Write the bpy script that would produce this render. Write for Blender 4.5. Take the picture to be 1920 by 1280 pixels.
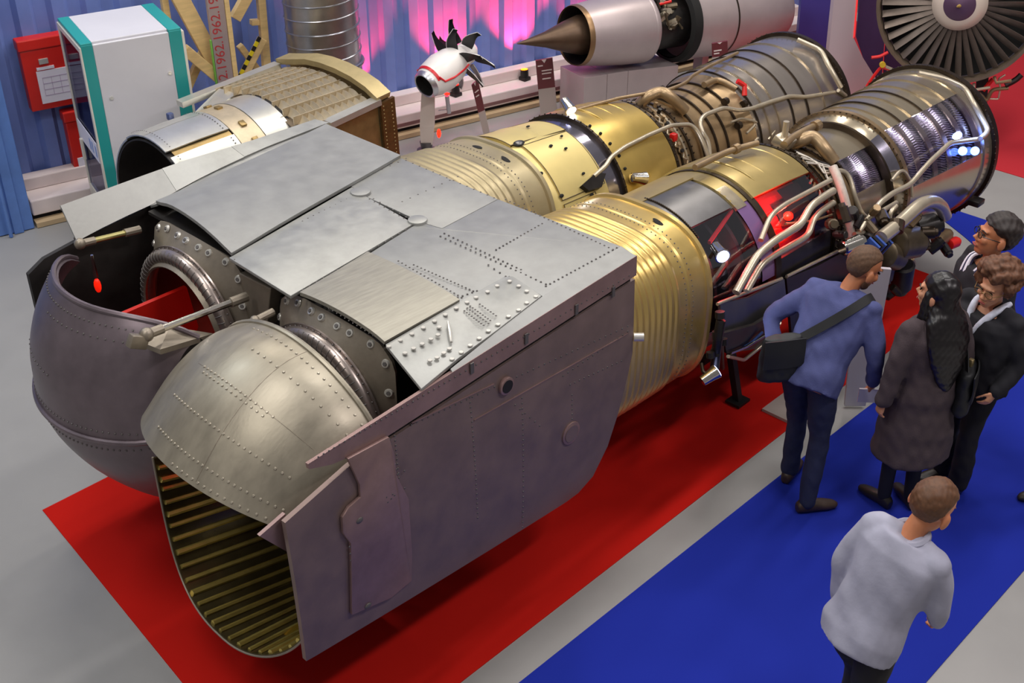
import bpy, bmesh, math, random
import numpy as np
from mathutils import Vector, Matrix, Quaternion
random.seed(7); rng = np.random.default_rng(7)
for o in list(bpy.data.objects): bpy.data.objects.remove(o)
S = bpy.context.scene
COL = S.collection
# ------------------------------------------------------------------ camera
FPX = 2290.0; PITCH = math.radians(32.2); AZ = math.radians(46.2)
CAM = np.array([-4.63, -4.85, 5.1])
RV = np.array([math.cos(AZ), -math.sin(AZ), 0.0]); FV = np.array([math.sin(AZ), math.cos(AZ), 0.0]); ZV = np.array([0, 0, 1.0])
FW = FV*math.cos(PITCH)-ZV*math.sin(PITCH); UP = FV*math.sin(PITCH)+ZV*math.cos(PITCH)
cd = bpy.data.cameras.new('camera'); cam = bpy.data.objects.new('camera', cd); COL.objects.link(cam)
cd.sensor_width = 36.0; cd.lens = FPX/1920*36.0; cd.clip_end = 200
m = Matrix((RV.tolist(), UP.tolist(), (-FW).tolist())).transposed().to_4x4(); m.translation = Vector(CAM.tolist())
cam.matrix_world = m
S.camera = cam
# ------------------------------------------------------------------ light
S.view_settings.view_transform = 'Standard'; S.view_settings.look = 'None'
S.view_settings.gamma = 1.0; S.view_settings.use_curve_mapping = False
S.view_settings.exposure = 0.0
w = bpy.data.worlds.new('hall'); S.world = w; w.use_nodes = True
bg = w.node_tree.nodes['Background']; bg.inputs[0].default_value = (0.66, 0.63, 0.62, 1); bg.inputs[1].default_value = 0.30
def area(name, loc, target, sx, sy, power, col):
    l = bpy.data.lights.new(name, 'AREA'); l.shape = 'RECTANGLE'; l.size = sx; l.size_y = sy; l.energy = power; l.color = col
    o = bpy.data.objects.new(name, l); COL.objects.link(o); o.location = loc
    o.rotation_euler = (Vector(target)-Vector(loc)).to_track_quat('-Z', 'Y').to_euler()
    return o
# rows of ceiling lamps of the hall
for i, (x, y) in enumerate([(-3.4, 4.6), (0.6, 4.2), (4.4, 3.4), (8.0, 1.6)]):
    area('ceiling_lamp', (x, y, 8.0), (x, y, 0), 2.4, 0.45, (170, 150, 165, 165)[i], ((0.88, 0.95, 1.0) if i == 0 else (1.0, 0.94, 0.86)))
for i, (x, y) in enumerate([(-3.6, -0.2), (1.0, -0.6), (5.6, -1.4)]):
    area('ceiling_lamp', (x, y, 8.2), (x, y, 0), 2.4, 0.45, 140, (1.0, 0.97, 0.94))
for i, (x, y) in enumerate([(0.5, -5.6), (5.5, -6.0)]):
    area('ceiling_lamp', (x, y, 8.2), (x, y, 0), 2.4, 0.45, 200, (1.0, 0.93, 0.93))
area('ceiling_lamp', (-6.8, -1.2, 8.2), (-6.8, -1.2, 0), 2.4, 0.45, 130, (1.0, 0.96, 0.9))
# narrow ceiling spots that pool on the carpet beside the visitors
for (x, y, pw, ca) in ((-0.55, -2.25, 260, 9), (-1.0, -2.55, 160, 9)):
    l = bpy.data.lights.new('ceiling_spot', 'SPOT'); l.energy = pw; l.color = (1.0, 0.86, 0.92); l.spot_size = math.radians(ca); l.spot_blend = 0.5; l.shadow_soft_size = 0.05
    o = bpy.data.objects.new('ceiling_spot', l); COL.objects.link(o); o.location = (x+1.2, y+1.6, 8.2); o.rotation_euler = (Vector((x, y, 0))-Vector(o.location)).to_track_quat('-Z', 'Y').to_euler()
# ------------------------------------------------------------------ helpers: pixels of the 1920x1280 frame to places
def ray(u, v):
    d = FW*FPX+RV*(u-960)-UP*(v-640); return d/np.linalg.norm(d)
def atx(u, v, x): d = ray(u, v); return CAM+d*((x-CAM[0])/d[0])
def aty(u, v, y): d = ray(u, v); return CAM+d*((y-CAM[1])/d[1])
def atz(u, v, z=0.0): d = ray(u, v); return CAM+d*((z-CAM[2])/d[2])
def onD(u, v, D): d = ray(u, v); return CAM+d*(D/(d@FV))
def hdist(p): return (np.array([p[0], p[1], 0])-np.array([CAM[0], CAM[1], 0]))@FV
EY, EZ, ES = 0.66, 1.22, 0.045
def axis_z(x): return EZ-ES*x
def eng(x, r, a, side):
    a = math.radians(a); return (x, side*EY+r*math.cos(a), axis_z(x)+r*math.sin(a))
def on_eng(u, v, side, r):
    d = ray(u, v); a1 = d[1]; b1 = CAM[1]-side*EY; a2 = d[2]+ES*d[0]; b2 = CAM[2]-EZ+ES*CAM[0]
    A = a1*a1+a2*a2; B = 2*(a1*b1+a2*b2); c = b1*b1+b2*b2-r*r; D = max(0.0, B*B-4*A*c)
    return CAM+d*((-B-math.sqrt(D))/(2*A))
# ------------------------------------------------------------------ materials
def lin(c):
    return tuple((x/12.92 if x <= 0.04045 else ((x+0.055)/1.055)**2.4) for x in [v/255.0 for v in c])+(1.0,)
MATS = {}
def mat(name, col, metal=0.0, rough=0.5, var=0.0, scale=6.0, bump=0.0, bscale=60.0, stretch=(1, 1, 1), rvar=0.0, emit=None, estr=0.0, alpha=None, trans=0.0, col2=None, spec=0.5, coat=0.0):
    if name in MATS: return MATS[name]
    m = bpy.data.materials.new(name); m.use_nodes = True; nt = m.node_tree; b = nt.nodes['Principled BSDF']
    c = lin(col); b.inputs['Base Color'].default_value = c; b.inputs['Metallic'].default_value = metal; b.inputs['Roughness'].default_value = rough
    b.inputs['Specular IOR Level'].default_value = spec; b.inputs['Coat Weight'].default_value = coat
    if trans: b.inputs['Transmission Weight'].default_value = trans
    if alpha is not None: b.inputs['Alpha'].default_value = alpha
    if emit: b.inputs['Emission Color'].default_value = lin(emit); b.inputs['Emission Strength'].default_value = estr
    if var or bump or rvar:
        tc = nt.nodes.new('ShaderNodeTexCoord'); mp = nt.nodes.new('ShaderNodeMapping'); mp.inputs['Scale'].default_value = stretch
        nt.links.new(tc.outputs['Object'], mp.inputs['Vector'])
        n = nt.nodes.new('ShaderNodeTexNoise'); n.inputs['Scale'].default_value = scale; n.inputs['Detail'].default_value = 6; n.inputs['Roughness'].default_value = 0.6
        nt.links.new(mp.outputs['Vector'], n.inputs['Vector'])
        if var:
            r = nt.nodes.new('ShaderNodeValToRGB'); e = r.color_ramp.elements
            e[0].position = 0.28; e[1].position = 0.74
            c2 = lin(col2) if col2 else tuple(min(1, x*(1+var)) for x in c[:3])+(1,)
            e[0].color = tuple(x*(1-var) for x in c[:3])+(1,); e[1].color = c2
            nt.links.new(n.outputs['Fac'], r.inputs['Fac']); nt.links.new(r.outputs['Color'], b.inputs['Base Color'])
        if rvar:
            mr = nt.nodes.new('ShaderNodeMapRange'); mr.inputs['From Min'].default_value = 0.3; mr.inputs['From Max'].default_value = 0.7
            mr.inputs['To Min'].default_value = max(0.02, rough-rvar); mr.inputs['To Max'].default_value = min(1, rough+rvar)
            nt.links.new(n.outputs['Fac'], mr.inputs['Value']); nt.links.new(mr.outputs['Result'], b.inputs['Roughness'])
        if bump:
            n2 = nt.nodes.new('ShaderNodeTexNoise'); n2.inputs['Scale'].default_value = bscale; n2.inputs['Detail'].default_value = 3
            nt.links.new(mp.outputs['Vector'], n2.inputs['Vector'])
            bp = nt.nodes.new('ShaderNodeBump'); bp.inputs['Strength'].default_value = bump; bp.inputs['Distance'].default_value = 0.01
            nt.links.new(n2.outputs['Fac'], bp.inputs['Height']); nt.links.new(bp.outputs['Normal'], b.inputs['Normal'])
    MATS[name] = m; return m
# ------------------------------------------------------------------ mesh builder
class MB:
    def __init__(s): s.v = []; s.f = []
    def add(s, vs, fs):
        k = len(s.v); s.v += [tuple(float(q) for q in p) for p in vs]; s.f += [tuple(i+k for i in f) for f in fs]; return s
    def box(s, c, size, rot=None):
        hx, hy, hz = [q/2 for q in size]; P = [(x, y, z) for x in (-hx, hx) for y in (-hy, hy) for z in (-hz, hz)]
        if rot is not None: P = [tuple(rot @ Vector(p)) for p in P]
        return s.add([(p[0]+c[0], p[1]+c[1], p[2]+c[2]) for p in P], [(0, 1, 3, 2), (4, 6, 7, 5), (0, 4, 5, 1), (2, 3, 7, 6), (0, 2, 6, 4), (1, 5, 7, 3)])
    def bar(s, a, b, w, h, up=(0, 0, 1)):
        a = Vector(a); b = Vector(b); d = (b-a); L = d.length; d.normalize(); u = Vector(up); sd = d.cross(u)
        if sd.length < 1e-4: sd = d.cross(Vector((1, 0, 0)))
        sd.normalize(); u = sd.cross(d); P = []
        for p in (a, b):
            for i, j in ((-1, -1), (1, -1), (1, 1), (-1, 1)): P.append(p+sd*(i*w/2)+u*(j*h/2))
        return s.add(P, [(3, 2, 1, 0), (4, 5, 6, 7), (0, 1, 5, 4), (1, 2, 6, 5), (2, 3, 7, 6), (3, 0, 4, 7)])
    def prism(s, poly, ext):
        n = len(poly); e = Vector(ext); A = [Vector(p) for p in poly]
        return s.add(A+[p+e for p in A], [tuple(range(n-1, -1, -1)), tuple(range(n, 2*n))]+[(i, (i+1) % n, n+(i+1) % n, n+i) for i in range(n)])
    def grid(s, rows, thick=None, closed=False, nrm=None):
        # rows: list of lists of points; with thickness made solid
        R = len(rows); Cn = len(rows[0]); V = [Vector(p) for r in rows for p in r]; F = []
        cc = Cn if closed else Cn-1
        for i in range(R-1):
            for j in range(cc): F.append((i*Cn+j, i*Cn+(j+1) % Cn, (i+1)*Cn+(j+1) % Cn, (i+1)*Cn+j))
        if thick is None: return s.add(V, F)
        N = [Vector((0, 0, 0)) for _ in V]
        for f in F:
            q = (V[f[2]]-V[f[0]]).cross(V[f[3]]-V[f[1]])
            for i in f: N[i] += q
        N = [q.normalized() if q.length > 0 else q for q in N]
        V2 = [p-q*thick for p, q in zip(V, N)]; k = len(V); F2 = [tuple(i+k for i in reversed(f)) for f in F]; E = []
        if not closed:
            for i in range(R-1): E.append((i*Cn, (i+1)*Cn, (i+1)*Cn+k, i*Cn+k)); a = i*Cn+Cn-1; E.append((a+Cn, a, a+k, a+Cn+k))
        for j in range(cc): E.append(((j+1) % Cn, j, j+k, (j+1) % Cn+k)); a = (R-1)*Cn; E.append((a+j, a+(j+1) % Cn, a+(j+1) % Cn+k, a+j+k))
        return s.add(V+V2, F+F2+E)
    def tube(s, path, r, n=8, cap=True, sub=0):
        P = [Vector(tuple(float(q) for q in p)) for p in path]
        rr = list(r) if hasattr(r, '__len__') else [r]*len(P)
        if sub:
            Q = []; q2 = []
            for i in range(len(P)-1):
                p0 = P[max(i-1, 0)]; p1 = P[i]; p2 = P[i+1]; p3 = P[min(i+2, len(P)-1)]
                for k in range(sub):
                    t = k/sub; Q.append(0.5*((2*p1)+(p2-p0)*t+(2*p0-5*p1+4*p2-p3)*t*t+(3*p1-p0-3*p2+p3)*t**3)); q2.append(rr[i]*(1-t)+rr[i+1]*t)
            Q.append(P[-1]); q2.append(rr[-1]); P = Q; rr = q2
        T = []
        for i in range(len(P)):
            d = P[min(i+1, len(P)-1)]-P[max(i-1, 0)]; T.append(d.normalized() if d.length > 0 else Vector((1, 0, 0)))
        u = T[0].orthogonal().normalized(); rows = []
        for i in range(len(P)):
            if i: u = (T[i-1].rotation_difference(T[i])) @ u
            u = (u-T[i]*u.dot(T[i])).normalized(); w_ = T[i].cross(u)
            rows.append([P[i]+(u*math.cos(a)+w_*math.sin(a))*rr[i] for a in [2*math.pi*k/n for k in range(n)]])
        k = len(s.v); s.grid(rows, closed=True)
        if cap: s.f.append(tuple(k+n-1-i for i in range(n))); q = k+(len(P)-1)*n; s.f.append(tuple(q+i for i in range(n)))
        return s
    def cyl(s, a, b, r, n=12, r2=None): return s.tube([a, b], [r, r if r2 is None else r2], n)
    def ell(s, c, rad, n=12, m=8, rot=None):
        rows = []
        for i in range(m+1):
            t = math.pi*i/m; row = []
            for j in range(n):
                a = 2*math.pi*j/n; q = Vector((rad[0]*max(1e-4, math.sin(t))*math.cos(a), rad[1]*max(1e-4, math.sin(t))*math.sin(a), rad[2]*math.cos(t)))
                if rot is not None: q = rot @ q
                row.append(q+Vector(tuple(c)))
            rows.append(row)
        return s.grid(rows[::-1], closed=True)
    def build(s, name, material, parent=None, smooth=True, ang=35, bevel=0):
        me = bpy.data.meshes.new(name); me.from_pydata(s.v, [], s.f); me.update()
        me.materials.append(material)
        if bevel:
            bm = bmesh.new(); bm.from_mesh(me); bmesh.ops.remove_doubles(bm, verts=bm.verts, dist=1e-5)
            bmesh.ops.bevel(bm, geom=[e for e in bm.edges if len(e.link_faces) == 2 and e.calc_face_angle() > 0.6], offset=bevel, segments=2, affect='EDGES', profile=0.5)
            bm.to_mesh(me); bm.free()
        if smooth: me.shade_smooth(); me.set_sharp_from_angle(angle=math.radians(ang))
        return link(name, me, parent)
def link(name, me, parent=None):
    o = bpy.data.objects.new(name, me); COL.objects.link(o)
    if parent is not None:
        o.parent = parent
        o.matrix_parent_inverse = ROOT_INV(parent)
    return o
def ROOT_INV(p):
    M = p.matrix_basis.copy(); q = p
    if q.parent is not None: M = Matrix(WORLD[p.name]) if p.name in WORLD else (Matrix(WORLD.get(q.parent.name, Matrix.Identity(4))) @ q.matrix_parent_inverse @ M)
    return M.inverted()
WORLD = {}
def thing(name, label, cat, loc=(0, 0, 0), group=None):
    o = bpy.data.objects.new(name, None); COL.objects.link(o); o.location = tuple(float(q) for q in loc); o.empty_display_size = 0.1
    o['label'] = label; o['category'] = cat
    if group: o['group'] = group
    WORLD[o.name] = Matrix.Translation(Vector(o.location)); return o
def tag(o, label, cat, group=None):
    o['label'] = label; o['category'] = cat
    if group: o['group'] = group
    return o
def struct(o): o['kind'] = 'structure'; return o
def stuff(o): o['kind'] = 'stuff'; return o
def text_mesh(body, size, material, name, parent, origin, xdir, ydir, depth=0.0, align='LEFT'):
    cu = bpy.data.curves.new('lettering', 'FONT'); cu.body = body; cu.size = size; cu.extrude = depth; cu.align_x = align
    t = bpy.data.objects.new('lettering', cu); COL.objects.link(t)
    me = bpy.data.meshes.new_from_object(t.evaluated_get(bpy.context.evaluated_depsgraph_get())); bpy.data.objects.remove(t); bpy.data.curves.remove(cu)
    X = Vector(xdir).normalized(); Y = Vector(ydir).normalized(); Z = X.cross(Y)
    M = Matrix((X, Y, Z)).transposed().to_4x4(); M.translation = Vector(tuple(origin)); me.transform(M)
    me.materials.clear(); me.materials.append(material); return link(name, me, parent)
def shared(proto, parent, matrix):
    o = bpy.data.objects.new(proto.name.split('.')[0], proto.data); COL.objects.link(o); o.parent = parent
    o.matrix_parent_inverse = ROOT_INV(parent); o.matrix_basis = matrix; return o
# ------------------------------------------------------------------ surfaces
M_floor = mat('floor_paint', (150, 148, 146), 0, 0.42, var=0.07, scale=1.1, bump=0.05, bscale=220, rvar=0.08)
M_red = mat('red_carpet_pile', (196, 28, 20), 0, 0.95, var=0.10, scale=420, bump=0.4, bscale=600, spec=0.1)
M_blue = mat('blue_carpet_pile', (28, 44, 152), 0, 0.9, var=0.16, scale=380, bump=0.4, bscale=600, spec=0.15)
M_pinkred = mat('crimson_carpet_pile', (184, 48, 56), 0, 0.95, var=0.08, scale=300, spec=0.1)
M_container = mat('container_blue_paint', (112, 132, 196), 0, 0.5, var=0.10, scale=3.0, bump=0.05, bscale=40)
M_container_door = mat('container_door_blue_paint', (92, 128, 196), 0, 0.5, var=0.14, scale=4.0)
M_ledge = mat('ledge_white_paint', (222, 208, 206), 0, 0.5, var=0.05, scale=5)
M_wood = mat('pale_wood', (222, 190, 132), 0, 0.6, var=0.16, scale=5, stretch=(1, 1, 6))
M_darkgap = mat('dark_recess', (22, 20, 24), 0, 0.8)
M_purple = mat('dark_purple_drape', (70, 48, 92), 0, 0.8, var=0.2, scale=2.0)
# the floor and the carpets laid on it
mb = MB(); mb.box((3.0, 1.0, -0.056), (26, 22, 0.1)); struct(mb.build('floor', M_floor, smooth=False))
mb = MB(); mb.prism([(-2.34, 1.53, -0.006), (-2.64, -1.445, -0.006), (4.48, -1.445, -0.006), (4.48, 1.53, -0.006)], (0, 0, 0.006))
tag(mb.build('red_carpet', M_red, smooth=False), 'bright red carpet runner lying under the two jet engines', 'carpet')
inner = [(-3.5, -1.66), (1.7, -1.70), (3.4, -1.74), (4.3, -1.66), (4.8, -1.48), (5.18, -1.19), (5.45, -0.8), (5.62, -0.45), (5.8, 0.1)]
def smooth2(P, n=6):
    Q = []
    for i in range(len(P)-1):
        p0 = P[max(i-1, 0)]; p1 = P[i]; p2 = P[i+1]; p3 = P[min(i+2, len(P)-1)]
        for k in range(n):
            t = k/n; Q.append(tuple(0.5*(2*b+(c-a)*t+(2*a-5*b+4*c-d)*t*t+(3*b-a-3*c+d)*t**3) for a, b, c, d in zip(p0, p1, p2, p3)))
    return Q+[P[-1]]
inner = smooth2(inner)
mb = MB(); mb.prism([(x, y, -0.006) for x, y in inner]+[(5.8, -3.27, -0.006), (-3.5, -3.27, -0.006)], (0, 0, 0.006))
tag(mb.build('blue_carpet', M_blue, smooth=False), 'royal blue carpet curving along the visitors side of the engines', 'carpet')
mb = MB(); mb.prism([(6.95, 3.0, -0.006), (6.95, -4.0, -0.006), (11.0, -4.0, -0.006), (11.0, 3.0, -0.006)], (0, 0, 0.006))
tag(mb.build('crimson_carpet', M_pinkred, smooth=False), 'crimson carpet beyond the engines under the large fan', 'carpet')
# the container wall behind: local frame along the wall
WL = Vector((1, -0.236, 0)).normalized(); WN = Vector((-0.236, -1, 0)).normalized()
def wp(x, off=0.0, z=0.0):
    p = Vector((x, 4.45-0.236*(x-3.24), z)); q = p+WN*off; q.z = z; return q
def corrug(x0, x1, z0, z1, off, pitch=0.29, depth=0.05):
    pts = []; x = x0
    while x < x1:
        for fx, dd in ((0, 0), (0.36, 0), (0.5, depth), (0.86, depth)):
            if x+fx*pitch <= x1: pts.append((x+fx*pitch, dd))
        x += pitch
    rows = [[wp(px, off-dd, z) for px, dd in pts] for z in (z0, z1)]
    return rows
mb = MB(); mb.grid(corrug(-5.0, 12.0, 0.28, 5.2, -0.40), thick=0.02)
struct(mb.build('wall_back', M_container, smooth=False))
# door leaf of the container at the far left, standing forward of the wall
mb = MB(); a = wp(-0.40, 0.0); b = wp(-3.6, 0.0)
def doorleaf():
    m1 = MB(); p0 = wp(-3.4, 0.04); p1 = wp(-0.40, 0.04)
    q = [p0, p1, p1-WN*0.10, p0-WN*0.10]
    m1.prism(q, (0, 0, 3.4)); return m1
d1 = struct(doorleaf().build('door_1', M_container_door, smooth=False, bevel=0.008))
for xx in (-0.52, -0.86, -1.2, -1.54):
    mm = MB(); mm.prism([wp(xx-0.06, 0.065), wp(xx+0.02, 0.065), wp(xx+0.02, 0.03), wp(xx-0.06, 0.03)], (0, 0, 3.3)); mm.build('door_rib', M_container_door, d1, smooth=False)
mm = MB(); mm.tube([wp(-0.62, 0.10, 0.0), wp(-0.62, 0.10, 3.3)], 0.018, 8); mm.build('lock_rod', M_container_door, d1)
# white ledge along the foot of the wall
def wall_box(x0, x1, o0, o1, z0, z1):
    m1 = MB(); m1.prism([wp(x0, o1, z0), wp(x1, o1, z0), wp(x1, o0, z0), wp(x0, o0, z0)], (0, 0, z1-z0)); return m1
struct(wall_box(-0.38, 9.2, -0.40, -0.02, 0.09, 0.24).build('baseboard_back', M_ledge, smooth=False, bevel=0.012))
struct(wall_box(-0.38, 9.2, -0.40, -0.07, 0.0, 0.09).build('dark_gap_fill', M_darkgap, smooth=False))  # near-black fill paints the dark gap under the ledge
struct(wall_box(-0.38, 9.2, -0.06, 0.05, 0.0, 0.045).build('trim_2', mat('baseboard_wood', (190, 165, 130), 0, 0.6, var=0.1, scale=4), smooth=False))
struct(wall_box(-0.38, 9.2, -0.40, -0.26, 0.24, 0.36).build('trim_3', M_ledge, smooth=False, bevel=0.01))
struct(wall_box(3.0, 9.2, -0.019, -0.012, 0.115, 0.15).build('trim_4', mat('ledge_brown_line', (120, 84, 84), 0, 0.5), smooth=False))
# purple backdrop closing the hall on the right
mb = MB(); mb.box((12.2, -2.0, 2.6), (0.1, 14, 5.2)); struct(mb.build('wall_right', M_purple, smooth=False))
# ------------------------------------------------------------------ twin exhaust nozzle
M_ti = mat('dull_titanium_skin', (150, 150, 148), 0.5, 0.5, var=0.10, scale=9, bump=0.04, bscale=50, rvar=0.03)
M_ti_b = mat('brushed_titanium_panel', (158, 154, 142), 0.55, 0.46, var=0.16, scale=7, stretch=(1, 9, 9), bump=0.05, bscale=40, rvar=0.04)
M_ti_l = mat('bright_access_panel', (164, 164, 160), 0.5, 0.46, var=0.12, scale=11, bump=0.05, bscale=40, rvar=0.05)
M_side = mat('purple_grey_heat_stained_metal', (134, 114, 108), 0.45, 0.5, var=0.20, scale=4.5, bump=0.05, bscale=26, rvar=0.08)
M_side_p = mat('pink_grey_doubler_metal', (150, 122, 118), 0.45, 0.46, var=0.18, scale=7, bump=0.05, bscale=26)
M_bucket = mat('matt_bucket_metal', (154, 146, 130), 0.6, 0.42, var=0.14, scale=6, bump=0.05, bscale=30, rvar=0.05, stretch=(1, 2.5, 1))
M_bucket2 = mat('violet_tinted_bucket_metal', (118, 106, 112), 0.6, 0.4, var=0.22, scale=4, bump=0.05, bscale=22, rvar=0.06)
M_soot_shade = mat('sooty_and_shaded_metal', (44, 40, 38), 0.3, 0.6, var=0.3, scale=8)
M_bulk = mat('dark_bulkhead_metal', (140, 130, 116), 0.5, 0.42, var=0.16, scale=9, bump=0.06, bscale=60)
M_bead = mat('rolled_bead_metal', (158, 146, 140), 0.8, 0.3, var=0.2, scale=10)
M_chrome = mat('polished_rod_metal', (205, 200, 192), 1.0, 0.16)
M_brassrod = mat('pale_brass_rod', (200, 190, 130), 0.9, 0.25)
M_rivet = mat('rivet_metal', (172, 164, 148), 0.55, 0.4)
M_rivet_d = mat('dark_rivet_metal', (104, 100, 98), 0.4, 0.5)
M_bolt = mat('bright_bolt_metal', (206, 203, 196), 0.5, 0.3)
M_rib = mat('brassy_liner_rib', (206, 186, 104), 0.75, 0.24, var=0.2, scale=12)
M_liner = mat('dark_liner_metal', (88, 78, 50), 0.7, 0.24, var=0.4, scale=6)
def T(x, y):
    t = min(1.0, max(0.0, (abs(y)-0.9)/0.42)); e = max(0.0, -x/1.5); a = max(0.0, 1-((abs(y)-0.66)/0.40)**2); return 2.0-0.07*max(0.0, -x)*t*t+0.040*a*e**2
NZ = thing('exhaust_nozzle', 'twin grey titanium exhaust nozzle box with hinged reverser buckets in the foreground', 'jet nozzle', (-1.2, 0, 0.5))
def inset(poly, d):
    n = len(poly); sg = 1 if area2(poly) > 0 else -1; out = []
    for i in range(n):
        a = Vector(poly[i-1]); b = Vector(poly[i]); c = Vector(poly[(i+1) % n]); e1 = (b-a).normalized(); e2 = (c-b).normalized()
        n1 = Vector((-e1.y, e1.x))*sg; n2 = Vector((-e2.y, e2.x))*sg; h = n1+n2; h = h/max(0.5, h.dot(n1)); q = b+h*d; out.append((q.x, q.y))
    return out
def attop(u, v):
    z = 2.0
    for _ in range(5): p = atz(u, v, z); z = T(p[0], p[1])
    return (p[0], p[1], z)
def toppoly(px, z=2.0): return [tuple(attop(u, v)[:2]) for u, v in px]
def toppanel(name, px, m, dz=0.0, gap=0.0015, th=0.02, poly=None):
    P = inset(poly or toppoly(px), gap); mb = MB()
    mb.prism([(x, y, T(x, y)+dz-th) for x, y in P][::-1] if area2(P) < 0 else [(x, y, T(x, y)+dz-th) for x, y in P], (0, 0, th))
    return mb.build(name, m, NZ, bevel=0.003)
def area2(P): return sum(P[i][0]*P[(i+1) % len(P)][1]-P[(i+1) % len(P)][0]*P[i][1] for i in range(len(P)))
# substructure below the panels and the front face of the box
mb = MB(); mb.prism([(-1.40, -1.24, 1.87), (-0.03, -1.24, 1.94), (-0.03, 1.24, 1.94), (-1.40, 1.24, 1.87)], (0, 0, 0.02)); mb.build('spar_frame', M_soot_shade, NZ, smooth=False)
mb = MB(); mb.prism([(-0.05, -1.28, 1.40), (-0.05, -1.24, 1.0), (-0.05, -1.1, 0.66), (-0.05, 1.1, 0.66), (-0.05, 1.28, 1.0), (-0.05, 1.28, 1.94), (-0.05, -1.28, 1.94)], (0.03, 0, 0)); mb.build('front_frame', M_side, NZ, smooth=False)
def quadpanel(name, px, m, dz=0.0, th=0.02, n=12):
    c = [Vector(q) for q in inset(toppoly(px), 0.0015)]; rows = []
    for i in range(n+1):
        row = []
        for j in range(n+1):
            q = (c[0].lerp(c[1], i/n)).lerp(c[3].lerp(c[2], i/n), j/n); row.append((q.x, q.y, T(q.x, q.y)+dz))
        rows.append(row)
    v = Vector(rows[1][0])-Vector(rows[0][0]); w_ = Vector(rows[0][1])-Vector(rows[0][0])
    if w_.cross(v).z > 0: rows = [r[::-1] for r in rows]
    mb = MB(); mb.grid(rows, thick=th); return mb.build(name, m, NZ)
pA = quadpanel('skin_panel', [(612, 237), (752, 296), (434, 480), (293, 382)], M_ti)
pB = toppanel('skin_panel', [(752, 296), (934, 373), (829, 428), (792, 417), (690, 370), (658, 349)], M_ti)
pC = toppanel('skin_panel', [(660, 351), (691, 371), (777, 420), (545, 556), (429, 484)], M_ti_l, dz=0.004)
pD = toppanel('skin_panel', [(773, 424), (792, 417), (829, 428), (934, 373), (1164, 461), (1018, 556), (955, 517), (862, 566), (690, 476)], M_ti)
pE = quadpanel('skin_panel', [(690, 476), (862, 566), (720, 645), (562, 553)], M_ti_b, dz=-0.004)
pF = toppanel('access_panel', [(862, 566), (945, 520), (962, 519), (1016, 556), (930, 622), (860, 672), (790, 730), (722, 647)], M_ti_l, dz=0.006)
# raised seam discs
for (u, v, r) in ((783, 415, 0.055), (676, 362, 0.06)):
    c = attop(u, v); mb = MB(); mb.cyl((c[0], c[1], c[2]-.01), (c[0], c[1], c[2]+.015), r, 24); mb.build('seam_disc', M_ti_l if r < .058 else M_ti, NZ, bevel=0.003)
# lower edge strip of the right side (chamfer) and the fin strip of the left side
Rx = lambda x: 1.99-0.068*max(0, -x)
def strip(name, up, lo, m, th=0.012, n=1):
    mb = MB(); mb.grid([lo, up], thick=th); return mb.build(name, m, NZ)
lo = [attop(u, v) for u, v in ((1164, 461), (1090, 508), (1016, 556), (930, 622), (845, 690))]
up = [(p[0], -1.315, Rx(p[0])) for p in lo]; up[0] = (0.02, -1.315, 1.99)
strip('edge_strip', up, lo, M_ti)
upx = [(112, 386), (234, 342), (341, 304), (468, 268), (591, 227)]; lox = [(143, 453), (211, 417), (281, 386), (387, 329), (486, 284), (617, 233)]
U = [aty(u, v, 1.40) for u, v in upx]; Lw = [aty(u, v, 1.29) for u, v in lox]
def resamp(pl, n):
    P = [Vector(tuple(p)) for p in pl]; L = [0]
    for i in range(1, len(P)): L.append(L[-1]+(P[i]-P[i-1]).length)
    out = []
    for k in range(n):
        s = L[-1]*k/(n-1); i = max(j for j in range(len(L)) if L[j] <= s+1e-9); i = min(i, len(P)-2); t = (s-L[i])/(L[i+1]-L[i]); out.append(P[i].lerp(P[i+1], t))
    return out
U = resamp(U, 12); Lw = resamp(Lw, 12)
for i0, i1 in ((0, 4), (4, 7), (7, 11)):
    a = [U[i] for i in range(i0, i1+1)]; b = [Lw[i] for i in range(i0, i1+1)]
    if i0: a[0] = a[0].lerp(a[1], 0.012); b[0] = b[0].lerp(b[1], 0.012)
    mb = MB(); mb.grid([a, b], thick=0.014); mb.build('fin_strip', M_ti_l, NZ)
sh_a = [Vector(attop(612+(293-612)*k/8, 237+(382-237)*k/8)) for k in range(9)]; sh_b = resamp([aty(u, v, 1.29) for u, v in ((617, 233), (486, 284), (387, 329), (281, 386))], 9)
mb = MB(); mb.grid([sh_b, sh_a], thick=0.014); mb.build('shoulder_skin', M_ti, NZ)
# vertical left side plate below the fin
mb = MB(); xs = [-2.16, -2.05, -1.8, -1.4, -1.0, -0.5, 0.0]
mb.grid([[(x, 1.305, 0.62+(0.1 if x < -2.1 else 0)) for x in xs], [(x, 1.305, zz) for x, zz in zip(xs, (1.74, 1.80, 1.84, 1.88, 1.92, 1.95, 1.97))]], thick=0.03)
mb.build('side_panel', M_soot_shade, NZ)  # shade below the fin is put into the plate's dark colour
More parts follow.
